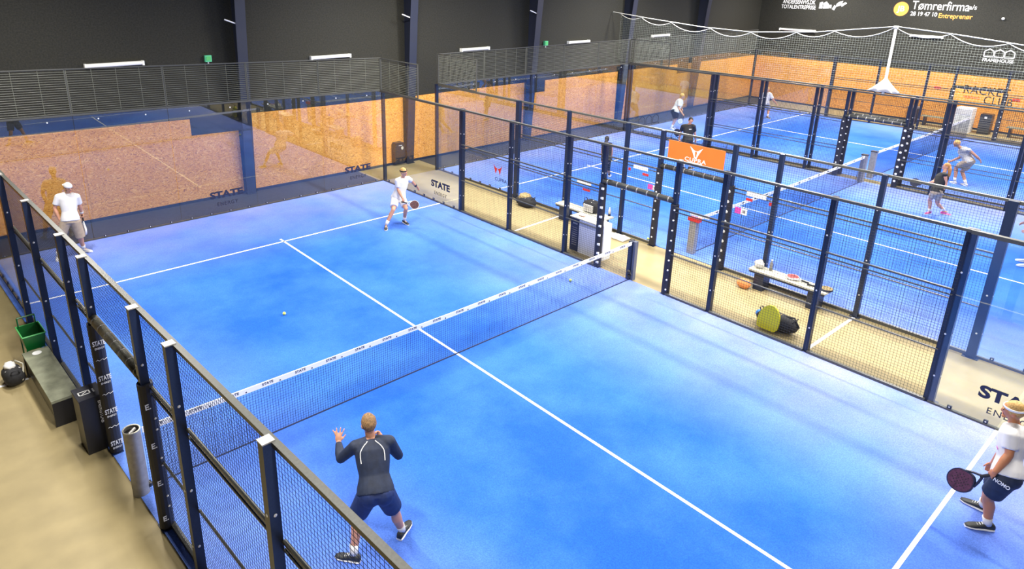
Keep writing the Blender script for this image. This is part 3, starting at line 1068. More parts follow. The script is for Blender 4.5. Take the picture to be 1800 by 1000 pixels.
plates = [('W', 3.34, 1.10, 0.50, 0.09, 'narrow white plate on middle court mesh above the aisle bench'), ('R', 3.24, 0.91, 0.26, 0.06, 'small red plate on middle court mesh just above the bag on the bench'),
          ('W', 1.53, 1.92, 0.44, 0.09, 'narrow white plate on mesh left of the middle court doorway, upper one'), ('R', 1.37, 1.78, 0.18, 0.06, 'small red plate under the white plate left of the middle doorway'),
          ('R', 1.87, 1.82, 0.07, 0.07, 'tiny red plate beside the post left of the middle doorway'), ('P', 1.12, 1.50, 0.29, 0.13, 'pink and white square plate on mesh left of the middle doorway'),
          ('W', -1.56, 1.96, 0.45, 0.09, 'narrow white plate on mesh right of the middle court doorway'), ('R', -1.41, 1.83, 0.15, 0.06, 'small red plate under the white plate right of the middle doorway'),
          ('R', -1.90, 1.85, 0.07, 0.07, 'tiny red plate beside the post right of the middle doorway'), ('P', -1.26, 1.52, 0.29, 0.14, 'pink and white square plate on mesh right of the middle doorway')]
for k, y, z, wd, ht, lab in plates:
    t = thing('sign_plate', lab, 'sign', (BL0 - 0.035, y, z), 0, 'small plates on the middle court mesh')
    if k == 'P':
        MB().box((-0.006, 0.0, -ht / 2), (0.006, wd / 2, ht / 2)).build('pink_half', M_PINK, t)
        MB().box((-0.006, -wd / 2, -ht / 2), (0.006, 0.0, ht / 2)).build('white_half', M_WHITE, t)
        MB().box((-0.008, -wd / 2 + 0.04, -ht / 2 + 0.04), (-0.006, -0.04, ht / 2 - 0.04)).build('printed_mark', M_ALU, t)
    else:
        MB().box((-0.006, -wd / 2, -ht / 2), (0.006, wd / 2, ht / 2)).build('plate', M_WHITE if k == 'W' else M_REDINK, t)
        MB().box((0.006, -wd / 2 + 0.02, -0.01), (0.02, wd / 2 - 0.02, 0.01)).build('clip', M_ALU, t)

# ------------------------------------------------------------------ divider net and mast between middle and far court
XM = 18.1
t = thing('rope_mast', 'pale rope mast with gathered netting between the middle and farthest court', 'mast', (XM, 0.02, 0))
MB().sweep([(0.0, 0.0, 2.9), (0.02, 0.02, 5.1)], [0.045, 0.04], 10).build('mast_pole', M_ROPE, t)
b = MB()
N = 40
prof = [(3.46, 0.045, 0.05), (3.40, 0.06, 0.09), (3.28, 0.09, 0.20), (3.14, 0.12, 0.33), (3.03, 0.15, 0.46)]
for zz, rx, ry in prof:
    for k in range(N):
        a = 2 * math.pi * k / N
        fold = 1 + 0.14 * math.sin(k * 2 * math.pi * 9 / N) * (3.5 - zz) / 0.47
        b.v.append((rx * fold * math.cos(a), ry * fold * math.sin(a), zz - 0.02 * math.sin(k * 2 * math.pi * 5 / N) * (3.5 - zz) / 0.47))
for i in range(len(prof) - 1):
    for k in range(N):
        b.f.append((i * N + k, (i + 1) * N + k, (i + 1) * N + (k + 1) % N, i * N + (k + 1) % N))
b.f.append(tuple(range(N)))
b.f.append(tuple((len(prof) - 1) * N + k for k in reversed(range(N))))
b.build('gathered_net', M_CLOTHW, t, True)
MB().cbox((0.02, 0.02, 5.1), (0.10, 0.12, 0.06)).build('mast_head', M_ROPE, t)

rope_pts = [(XM, 11.4, 5.05), (XM, 9.3, 4.86), (XM, 7.0, 4.68), (XM, 4.9, 4.62), (XM, 2.5, 4.78), (XM, 0.02, 5.11), (XM, -1.6, 4.98), (XM, -3.3, 4.80), (XM, -6.0, 4.7), (XM, -10.0, 5.05)]


def rope_z(y):
    for (a, b_) in zip(rope_pts[:-1], rope_pts[1:]):
        if b_[1] <= y <= a[1]:
            f_ = (y - a[1]) / (b_[1] - a[1])
            return a[2] + f_ * (b_[2] - a[2])
    return 4.8


t = thing('divider_net', 'fine hanging divider net with scalloped white rope between the middle and farthest court', 'net', (0, 0, 0))
MB().sweep(rope_pts, 0.016, 6).build('support_rope', M_ROPE, t)
knots = [11.0, 9.9, 8.4, 6.6, 4.9, 3.2, 1.9, 0.05, -1.5, -3.0, -4.6, -6.2, -8.0, -9.8]
edge = []
for a, b_ in zip(knots[:-1], knots[1:]):
    for q in range(8):
        f_ = q / 8
        y = a + (b_ - a) * f_
        edge.append((XM, y, rope_z(a) * (1 - f_) + rope_z(b_) * f_ - 0.02 - 0.42 * (a - b_) / 1.6 * f_ * (1 - f_) * 2.0))
MB().sweep(edge, 0.012, 5).build('edge_cord', M_ROPE, t)
b = MB()


def edge_z(y):
    for a, b_ in zip(edge[:-1], edge[1:]):
        if b_[1] <= y <= a[1]:
            f_ = (y - a[1]) / (b_[1] - a[1] + 1e-9)
            return a[2] + f_ * (b_[2] - a[2])
    return edge[0][2]


y = 10.95
while y > -9.6:
    b.wire((XM, y, 3.0), (XM, y, edge_z(y)), 0.0013)
    y -= 0.085
for j in range(26):
    z = 3.02 + j * 0.075
    run = []
    y = 10.95
    while y > -9.6:
        if edge_z(y) > z:
            run.append((XM, y, z))
        else:
            if len(run) > 1:
                b.sweep([run[0], run[-1]], 0.0013, 4, cap=False)
            run = []
        y -= 0.17
    if len(run) > 1:
        b.sweep([run[0], run[-1]], 0.0013, 4, cap=False)
stuff(b.build('netting', M_FINENET, t))


# ------------------------------------------------------------------ people
def remesh(mb, name, m, voxel, smooth_it, parent=None):
    me = mb.mesh(name + '_raw')
    o = bpy.data.objects.new(name + '_raw', me)
    COL.objects.link(o)
    md = o.modifiers.new('r', 'REMESH')
    md.mode = 'VOXEL'
    md.voxel_size = voxel
    md.use_smooth_shade = True
    if smooth_it:
        sm = o.modifiers.new('s', 'SMOOTH')
        sm.factor = 0.5
        sm.iterations = smooth_it
    dg = bpy.context.evaluated_depsgraph_get()
    me2 = bpy.data.meshes.new_from_object(o.evaluated_get(dg))
    bpy.data.objects.remove(o, do_unlink=True)
    bpy.data.meshes.remove(me)
    me2.materials.clear()
    me2.materials.append(m)
    for q in me2.polygons:
        q.use_smooth = True
    me2.name = name
    return obj(name, me2, parent)


SKIN = mat('skin_fair', (0.56, 0.27, 0.165), 0.5, var=0.06, scale=10)
SKIN_TAN = mat('skin_tan', (0.52, 0.20, 0.085), 0.5, var=0.06, scale=10)
HAIR_BROWN = mat('hair_brown', (0.24, 0.135, 0.055), 0.7, var=0.5, scale=60)
HAIR_BLOND = mat('hair_blond', (0.50, 0.30, 0.10), 0.7, var=0.35, scale=60)
HAIR_RED = mat('hair_red', (0.42, 0.19, 0.06), 0.7, var=0.35, scale=50)
HAIR_DARK = mat('hair_dark', (0.015, 0.012, 0.012), 0.6)
C_NAVY = mat('cloth_navy', (0.010, 0.018, 0.045), 0.7, var=0.25, scale=14, bump=0.3)
C_NAVY2 = mat('cloth_navy_shorts', (0.006, 0.020, 0.095), 0.7, var=0.2, scale=14, bump=0.2)
C_WHITE = mat('cloth_white', (0.66, 0.65, 0.65), 0.75, bump=0.25, scale=12)
C_BEIGE = mat('cloth_beige', (0.40, 0.31, 0.22), 0.8, var=0.12, scale=14, bump=0.25)
C_BLACK = mat('cloth_black', (0.010, 0.010, 0.012), 0.7, var=0.25, scale=14)
C_GREY = mat('cloth_grey', (0.42, 0.42, 0.45), 0.75, var=0.12, scale=14)
C_SHOE = mat('shoe_black', (0.02, 0.022, 0.022), 0.6)
C_SHOEPINK = mat('shoe_pink', (0.5, 0.05, 0.25), 0.6)
EYE = mat('eye_dark', (0.01, 0.01, 0.01), 0.3)
LIP = mat('lip', (0.45, 0.14, 0.10), 0.5)


def lerp(a, b, f_):
    return a + (b - a) * f_


def person(label, J, face, skin, hair, top, bottom, top_style='tee', bottom_style='shorts', hair_style='short',
           shoes=C_SHOE, fingers=('relaxed', 'relaxed'), extra=None, scale=1.0, vox=0.013, H=1.8):
    J = {k: Vector(v) for k, v in J.items()}
    s = scale
    face = Vector(face).normalized()
    origin = Vector(((J['anL'].x + J['anR'].x) / 2, (J['anL'].y + J['anR'].y) / 2, 0.012))
    t = thing('person', label, 'person', origin)
    J = {k: v - origin for k, v in J.items()}
    lat_s = (J['shR'] - J['shL']).normalized()
    lat_h = (J['hiR'] - J['hiL']).normalized()
    pel, neck, head = J['pel'], J['neck'], J['head']
    hup = (head - neck).normalized()
    hup = (hup + Vector((0, 0, 1.3))).normalized()
    hf = (face - hup * face.dot(hup)).normalized()
    hl = hf.cross(hup)
    R = Matrix(((hl.x, hf.x, hup.x), (hl.y, hf.y, hup.y), (hl.z, hf.z, hup.z)))
    shmid = (J['shL'] + J['shR']) / 2
    himid = (J['hiL'] + J['hiR']) / 2

    # ---------- body (one continuous surface)
    B = MB()

    def torso(b, infl, lo, hi, flare=0.0):
        sec = [(-0.10, 0.135, 0.11), (0.0, 0.165, 0.118), (0.12, 0.158, 0.11), (0.35, 0.142, 0.10), (0.6, 0.162, 0.112), (0.82, 0.172, 0.112), (0.95, 0.135, 0.09), (1.03, 0.075, 0.07)]
        pts, rad = [], []
        bow = face * 0.0
        for f_, a, c in sec:
            if f_ < lo or f_ > hi:
                continue
            q = lerp(himid + Vector((0, 0, 0.02)), lerp(neck, shmid, 0.25), f_)
            k = infl + (flare if f_ <= 0.12 else 0)
            pts.append(q)
            rad.append((a * s + k, c * s + k))
        up_dir = lerp(lat_h, lat_s, 0.5)
        n = 20
        base = len(b.v)
        ax = (pts[-1] - pts[0]).normalized()
        for i, q in enumerate(pts):
            f_ = i / (len(pts) - 1)
            l = lerp(lat_h, lat_s, f_).normalized()
            l = (l - ax * l.dot(ax)).normalized()
            d = ax.cross(l)
            for kk in range(n):
                an = 2 * math.pi * kk / n
                ca, sa = math.cos(an), math.sin(an)
                # squarer section
                ca = math.copysign(abs(ca) ** 0.85, ca)
                sa = math.copysign(abs(sa) ** 0.85, sa)
                b.v.append(tuple(q + l * (rad[i][0] * ca) + d * (rad[i][1] * sa)))
        for i in range(len(pts) - 1):
            for kk in range(n):
                k2 = (kk + 1) % n
                b.f.append((base + i * n + kk, base + i * n + k2, base + (i + 1) * n + k2, base + (i + 1) * n + kk))
        b.f.append(tuple(base + kk for kk in reversed(range(n))))
        e = base + (len(pts) - 1) * n
        b.f.append(tuple(e + kk for kk in range(n)))

    torso(B, 0.0, -0.2, 1.1)
    B.capsule(neck - hup * 0.04, head - hup * 0.05, 0.056 * s, 0.052 * s)
    hs = 0.97 * s

    def skull(q):
        # narrow jaw, flat face
        z = q.z / (0.118 * hs)
        if z < 0:
            k = 1 - 0.30 * (-z) ** 1.5
            q = Vector((q.x * k, q.y * (1 - 0.10 * -z), q.z))
        return q
    B.ball(head, (0.076 * hs, 0.098 * hs, 0.118 * hs), 20, 14, R, skull)
    B.ball(head + R @ Vector((0, 0.095, -0.012)) * hs, (0.014 * hs, 0.020 * hs, 0.026 * hs), 10, 8, R)
    B.ball(head + R @ Vector((0, 0.080, -0.088)) * hs, (0.028 * hs, 0.022 * hs, 0.022 * hs), 10, 8, R)
    for sx in (-1, 1):
        B.ball(head + R @ Vector((0.078 * sx, -0.008, -0.012)) * hs, (0.012 * hs, 0.022 * hs, 0.033 * hs), 10, 8, R)
    for S_ in ('L', 'R'):
        sh, el, wr, ha = J['sh' + S_], J['el' + S_], J['wr' + S_], J['ha' + S_]
        B.ball(sh, (0.062 * s,) * 3, 14, 10)
        B.capsule(lerp(neck, sh, 0.3) - Vector((0, 0, 0.016)), sh, 0.046 * s, 0.056 * s)
        B.capsule(sh, el, 0.054 * s, 0.042 * s)
        B.capsule(el, lerp(el, wr, 0.35), 0.042 * s, 0.045 * s)
        B.capsule(lerp(el, wr, 0.35), wr, 0.045 * s, 0.029 * s)
        hi, kn, an, to = J['hi' + S_], J['kn' + S_], J['an' + S_], J['to' + S_]
        B.ball(lerp(hi, pel, 0.2) + Vector((0, 0, 0.02)) - face * 0.03, (0.105 * s,) * 3, 14, 10)
        B.capsule(hi, lerp(hi, kn, 0.4), 0.095 * s, 0.085 * s)
        B.capsule(lerp(hi, kn, 0.4), kn, 0.085 * s, 0.056 * s)
        sd = (an - kn).normalized()
        back = -(to - an)
        back.z = 0
        if back.length > 1e-4:
            back.normalize()
        B.capsule(kn, lerp(kn, an, 0.32) + back * 0.014, 0.054 * s, 0.060 * s)
        B.capsule(lerp(kn, an, 0.32) + back * 0.014, an, 0.058 * s, 0.036 * s)
        ft = Vector((to.x - an.x, to.y - an.y, 0))
        if ft.length < 1e-4:
            ft = Vector((face.x, face.y, 0))
        ft.normalize()
        B.capsule(Vector((an.x, an.y, max(an.z - 0.03, 0.04))), Vector((an.x, an.y, max(an.z - 0.045, 0.04))) + ft * 0.09, 0.034 * s, 0.020 * s)
    # hands: palm, four fingers, thumb
    for i, S_ in enumerate(('L', 'R')):
        el, wr, ha = J['el' + S_], J['wr' + S_], J['ha' + S_]
        d = (ha - wr).normalized()
        side = (1 if S_ == 'R' else -1)
        # palm normal: towards body
        pn_ = (pel - wr)
        pn_ = pn_ - d * pn_.dot(d)
        if pn_.length < 1e-4:
            pn_ = Vector((0, 0, 1))
        pn_.normalize()
        style = fingers[i]
        if style == 'open':
            pn_ = Vector((0.37, 0.71, -0.60))
            pn_ = pn_ - d * pn_.dot(d)
            pn_.normalize()
        wdir = d.cross(pn_).normalized()
        thumb_sign = 1 if wdir.dot(face) > 0 else -1
        if style == 'open':
            thumb_sign = 1 if wdir.dot(lat_s * -side) > 0 else -1
        pc = wr + d * 0.045 * s
        Rm = Matrix(((wdir.x, pn_.x, d.x), (wdir.y, pn_.y, d.y), (wdir.z, pn_.z, d.z)))
        B.ball(pc, (0.042 * s, 0.019 * s, 0.052 * s), 12, 8, Rm)
        lens = (0.066, 0.078, 0.082, 0.072)
        for k in range(4):
            off = (-1.5 + k) * 0.0215 * s
            spread = (-1.5 + k) * (0.34 if style == 'open' else 0.03)
            p0 = pc + d * 0.036 * s + wdir * off * -thumb_sign * -1
            fd = (d + wdir * spread * thumb_sign).normalized()
            curl = {'open': 0.12, 'relaxed': 0.5, 'grip': 1.5}[style]
            L_ = lens[k] * s
            q0 = p0
            ang = curl * 0.4
            for sg_ in range(3):
                dd = (fd * math.cos(ang) + pn_ * math.sin(ang)).normalized()
                q1 = q0 + dd * L_ / 3
                B.capsule(q0, q1, 0.0098 * s, 0.0088 * s, 8)
                q0 = q1
                ang += curl * 0.55
        tb = pc - d * 0.012 * s + wdir * thumb_sign * 0.034 * s
        td = (d * 0.65 + wdir * thumb_sign * (0.75 if style != 'grip' else 0.2) + pn_ * (0.15 if style == 'open' else 0.55)).normalized()
        B.capsule(tb, tb + td * 0.034 * s, 0.013 * s, 0.0108 * s, 8)
        td2 = (td + d * 0.4 + (pn_ * 0.6 if style == 'grip' else Vector((0, 0, 0)))).normalized()
        B.capsule(tb + td * 0.034 * s, tb + td * 0.034 * s + td2 * 0.03 * s, 0.0108 * s, 0.009 * s, 8)
    remesh(B, 'body', skin, min(vox, 0.0085), 5, t)

    # ---------- face
    for sx in (-1, 1):
        MB().ball(head + R @ Vector((0.03 * sx, 0.088, 0.012)) * hs, (0.011 * hs, 0.007 * hs, 0.007 * hs), 8, 6, R).build('eye', EYE, t, True)
        MB().ball(head + R @ Vector((0.031 * sx, 0.088, 0.032)) * hs, (0.018 * hs, 0.008 * hs, 0.004 * hs), 8, 6, R).build('eyebrow', hair, t, True)
    MB().ball(head + R @ Vector((0, 0.090, -0.052)) * hs, (0.022 * hs, 0.008 * hs, 0.006 * hs), 8, 6, R).build('mouth', LIP, t, True)

    # ---------- hair
    hb = MB()

    def rough(q):
        n_ = noise.noise(q * 45.0) * 0.006
        return q * (1 + n_ / max(q.length, 0.01))
    if hair_style != 'cap':
        hb.ball(head + R @ Vector((0, -0.016, 0.026)) * hs, (0.084 * hs, 0.100 * hs, 0.104 * hs), 24, 16, R, rough)
        if hair_style == 'long':
            hb.sweep([head + R @ Vector((0, -0.06, 0.03)), head + R @ Vector((0, -0.10, -0.08)), head + R @ Vector((0.02, -0.12, -0.22)), head + R @ Vector((0.03, -0.11, -0.36))],
                     [0.05, 0.05, 0.042, 0.015], 12)
        hb.build('hair', hair, t, True)
    else:
        hb.ball(head + R @ Vector((0, -0.012, 0.0)) * hs, (0.080 * hs, 0.098 * hs, 0.10 * hs), 20, 12, R)
        hb.build('hair', hair, t, True)
        cb = MB().ball(head + R @ Vector((0, -0.004, 0.050)) * hs, (0.089 * hs, 0.112 * hs, 0.088 * hs), 24, 14, R, lambda q: Vector((q.x, q.y, max(q.z, -0.006))))
        cb.build('cap', C_WHITE, t, True)
        MB().ball(head + R @ Vector((0, -0.11, 0.04)) * hs, (0.065 * hs, 0.06 * hs, 0.008), 14, 6, R).build('cap_brim', C_WHITE, t, True)
    if extra and 'headband' in extra:
        hbp = []
        for k in range(25):
            a = 2 * math.pi * k / 24
            hbp.append(head + R @ Vector((0.084 * math.cos(a), 0.102 * math.sin(a) - 0.012, 0.046 + 0.012 * math.sin(a))) * hs)
        MB().sweep(hbp, [(0.016, 0.006)] * 25, 10, cap=False, up=R @ Vector((0, 0, 1))).build('headband', extra['headband'], t, True)

    # ---------- shirt
    Sb = MB()
    bottom_f = -0.06 if top_style != 'crop' else 0.25
    torso(Sb, 0.020, -0.02, 1.05, 0.020)
    for S_ in ('L', 'R'):
        sh, el, wr = J['sh' + S_], J['el' + S_], J['wr' + S_]
        Sb.capsule(lerp(neck, sh, 0.22) - Vector((0, 0, 0.012)), sh, 0.062 * s, 0.070 * s)
        d_ = (el - sh)
        if top_style == 'long':
            Sb.capsule(sh, el, 0.068 * s, 0.054 * s)
            d2 = lerp(el, wr, 0.95)
            Sb.sweep([el, lerp(el, wr, 0.35), d2], [0.054 * s, 0.056 * s, 0.038 * s], 14)
        elif top_style in ('tee', 'polo'):
            e2 = lerp(sh, el, 0.72)
            Sb.sweep([sh - d_ * 0.05, lerp(sh, el, 0.35), e2], [0.074 * s, 0.074 * s, 0.074 * s], 16)
    sh_o = remesh(Sb, 'shirt', top, vox, 4, t)
    if extra and 'piping' in extra:
        bk = lat_s.cross((neck - pel).normalized())
        bk = bk if bk.dot(face) < 0 else -bk
        for S_ in ('L', 'R'):
            sh, hi = J['sh' + S_], J['hi' + S_]
            ld = (sh - shmid).normalized()
            pts = []
            for k in range(13):
                f_ = k / 12
                q = lerp(neck + ld * 0.055 + Vector((0, 0, 0.03)), lerp(sh, hi, 0.36) + ld * 0.0, f_) + bk * 0.16 + ld * 0.045 * math.sin(math.pi * f_)
                ok, loc_, nor_, _i = sh_o.closest_point_on_mesh(q)
                pts.append(loc_ + nor_ * 0.002)
            MB().sweep(pts, 0.0055, 6).build('piping', M_WHITEINK, sh_o)
    if extra and 'chest_print' in extra:
        fr_dir = lat_s.cross((neck - pel).normalized())
        fr_dir = fr_dir if fr_dir.dot(face) > 0 else -fr_dir
        c_ = lerp(himid, neck, 0.72) + fr_dir * (0.137 * s)
        rt = -lat_s
        MB().prism([(-0.11, -0.012), (0.11, -0.012), (0.11, 0.012), (-0.11, 0.012)], frame(c_, rt, neck - pel), 0.004).build('chest_print', M_WHITEINK, sh_o)
    # ---------- shorts / skirt / leggings
    Pb = MB()
    torso(Pb, 0.022, -0.2, 0.14)
    for S_ in ('L', 'R'):
        hi, kn, an = J['hi' + S_], J['kn' + S_], J['an' + S_]
        if bottom_style == 'leggings':
            Pb.capsule(hi, kn, 0.105 * s, 0.066 * s)
            Pb.capsule(kn, lerp(kn, an, 0.92), 0.068 * s, 0.046 * s)
        else:
            f_ = {'shorts': 0.74, 'long_shorts': 0.98, 'skirt': 0.5}[bottom_style]
            e2 = lerp(hi, kn, f_)
            Pb.ball(lerp(hi, pel, 0.2) + Vector((0, 0, 0.02)) - face * 0.03, (0.122 * s,) * 3, 14, 10)
            Pb.sweep([lerp(hi, pel, 0.3) + Vector((0, 0, 0.05)), hi, lerp(hi, kn, f_ * 0.5), e2], [0.112 * s, 0.120 * s, 0.112 * s, 0.108 * s], 18)
    remesh(Pb, 'shorts' if bottom_style != 'leggings' else 'leggings', bottom, vox, 3, t)

    if extra and 'shorts_text' in extra:
        so_ = [c for c in t.children if c.name.startswith('shorts')][0]
        for m_name, body_, wd_, where_, rt_ in extra['shorts_text']:
            tgt = so_ if where_ == 'shorts' else sh_o
            anchor = lerp(J['hiL'], J['knL'], 0.52) if where_ == 'shorts' else lerp(himid, neck, 0.42) + face * 0.1
            ok, loc_, nor_, _i = tgt.closest_point_on_mesh(anchor + (Vector((-0.45, -0.05, 0.2)) if where_ == 'shorts' else face * 0.2 + Vector((-0.12, 0, 0))))
            rt_v = Vector(rt_)
            rt_v = (rt_v - nor_ * rt_v.dot(nor_)).normalized()
            fm_t = frame(loc_ + nor_ * 0.006, rt_v, nor_.cross(rt_v))
            text('lettering', body_, wd_ * 0.4, fm_t, m_name, tgt, 0.02, width=wd_)

    # ---------- socks and shoes
    for S_ in ('L', 'R'):
        kn, an, to = J['kn' + S_], J['an' + S_], J['to' + S_]
        if bottom_style != 'leggings':
            MB().sweep([lerp(an, kn, 0.28), lerp(an, kn, 0.1), an], [0.050 * s, 0.044 * s, 0.043 * s], 14).build('sock', C_WHITE, t, True)
        ft = Vector((to.x - an.x, to.y - an.y, 0))
        if ft.length < 0.03:
            ft = Vector((face.x, face.y, 0))
        ft.normalize()
        lt = Vector((ft.y, -ft.x, 0))
        tilt = max(0.0, an.z - 0.13)
        g0 = Vector((an.x, an.y, max(0.0, tilt) + 0.0)) - ft * 0.075 * s
        Ls = 0.29 * s
        shoe = MB()
        sole = MB()
        secs = [(0.0, 0.030, 0.075), (0.06, 0.036, 0.095), (0.22, 0.040, 0.105), (0.42, 0.040, 0.078), (0.65, 0.047, 0.058), (0.85, 0.044, 0.045), (1.0, 0.022, 0.034)]
        n = 14
        for mb_, zlo, infl in ((shoe, 0.018, 0.0), (sole, 0.0, 0.004)):
            base = len(mb_.v)
            for f_, hw, ht in secs:
                drop = -tilt * 0.9 * f_
                c_ = g0 + ft * (Ls * f_)
                for k in range(n):
                    a = 2 * math.pi * k / n
                    zz = zlo + ((ht if mb_ is shoe else 0.028) - zlo) * (0.5 + 0.5 * math.sin(a))
                    ww = hw * s * (abs(math.cos(a)) ** 0.6) * math.copysign(1, math.cos(a)) + math.copysign(infl, math.cos(a))
                    mb_.v.append(tuple(c_ + lt * ww + Vector((0, 0, zz * s + drop))))
            for i in range(len(secs) - 1):
                for k in range(n):
                    k2 = (k + 1) % n
                    mb_.f.append((base + i * n + k, base + (i + 1) * n + k, base + (i + 1) * n + k2, base + i * n + k2))
            mb_.f.append(tuple(base + k for k in range(n)))
            e = base + (len(secs) - 1) * n
            mb_.f.append(tuple(e + k for k in reversed(range(n))))
        so = shoe.build('shoe', shoes, t, True)
        sole.build('sole', M_WHITE, so)
        lc = MB()
        for q in range(4):
            c_ = g0 + ft * (Ls * (0.36 + 0.08 * q)) + Vector((0, 0, (0.092 - 0.011 * q) * s))
            lc.sweep([c_ - lt * 0.022, c_ + lt * 0.022], 0.004, 5)
        if tilt < 0.01:
            lc.build('laces', M_WHITE if shoes is not C_WHITE else M_ALU, so)
    if extra and 'wristband' in extra:
        S_, m_ = extra['wristband']
        wr, el = J['wr' + S_], J['el' + S_]
        MB().sweep([lerp(wr, el, 0.02), lerp(wr, el, 0.26)], [0.040 * s, 0.044 * s], 14).build('wristband', m_, t, True)
    return t, J, origin, R


def racket(label, hand, tip, normal, face_m, rim_m, size=1.0, group='padel rackets'):
    """padel racket: hand = grip centre, tip = far end of the head"""
    hand, tip = Vector(hand), Vector(tip)
    d = (tip - hand).normalized()
    n = Vector(normal)
    n = (n - d * n.dot(d)).normalized()
    x = d.cross(n)
    fm_ = Matrix(((x.x, d.x, n.x, 0), (x.y, d.y, n.y, 0), (x.z, d.z, n.z, 0), (0, 0, 0, 1)))
    fm_.translation = Vector((0, 0, 0))
    t = thing('padel_racket', label, 'racket', hand, 0, group)
    k = size
    out_, inn = [], []
    for i in range(28):
        a = 2 * math.pi * i / 28
        yy_ = 0.285 + 0.135 * math.sin(a)
        wd = 0.125 * (1.0 if math.sin(a) > -0.2 else 1.0 - 0.35 * (-math.sin(a) - 0.2))
        out_.append((wd * math.cos(a) * k, yy_ * k))
        inn.append((0.91 * wd * math.cos(a) * k, (0.285 + 0.122 * math.sin(a)) * k))
    b = MB()
    b.prism(out_, fm_ @ Matrix.Translation((0, 0, -0.019 * k)), 0.038 * k)
    hd = b.build('frame', rim_m, t)
    b = MB()
    b.prism(inn, fm_ @ Matrix.Translation((0, 0, -0.0205 * k)), 0.041 * k)
    fc = b.build('hitting_face', face_m, t)
    b = MB()
    for r_ in range(-3, 4):
        for c in range(-3, 4):
            if r_ * r_ + c * c > 9:
                continue
            px, py = c * 0.026 * k, (0.29 + r_ * 0.028) * k
            cc = [(px + 0.0065 * k * math.cos(q * math.pi / 4), py + 0.0065 * k * math.sin(q * math.pi / 4)) for q in range(8)]
            b.prism(cc, fm_ @ Matrix.Translation((0, 0, -0.0215 * k)), 0.043 * k)
    b.build('holes', M_BLACKINK, fc)
    b = MB()
    for sx in (-1, 1):
        b.sweep([fm_ @ Vector((0.012 * sx * k, 0.085 * k, 0)), fm_ @ Vector((0.05 * sx * k, 0.14 * k, 0)), fm_ @ Vector((0.082 * sx * k, 0.20 * k, 0))], 0.013 * k, 8)
    b.build('throat', rim_m, t)
    MB().sweep([fm_ @ Vector((0, -0.065 * k, 0)), fm_ @ Vector((0, 0.095 * k, 0))], 0.017 * k, 10).build('grip', M_FABRIC_B, t, True)
    MB().sweep([fm_ @ Vector((0, -0.075 * k, 0)), fm_ @ Vector((0, -0.062 * k, 0))], 0.021 * k, 10).build('butt_cap', M_PLASTIC, t)
    return t


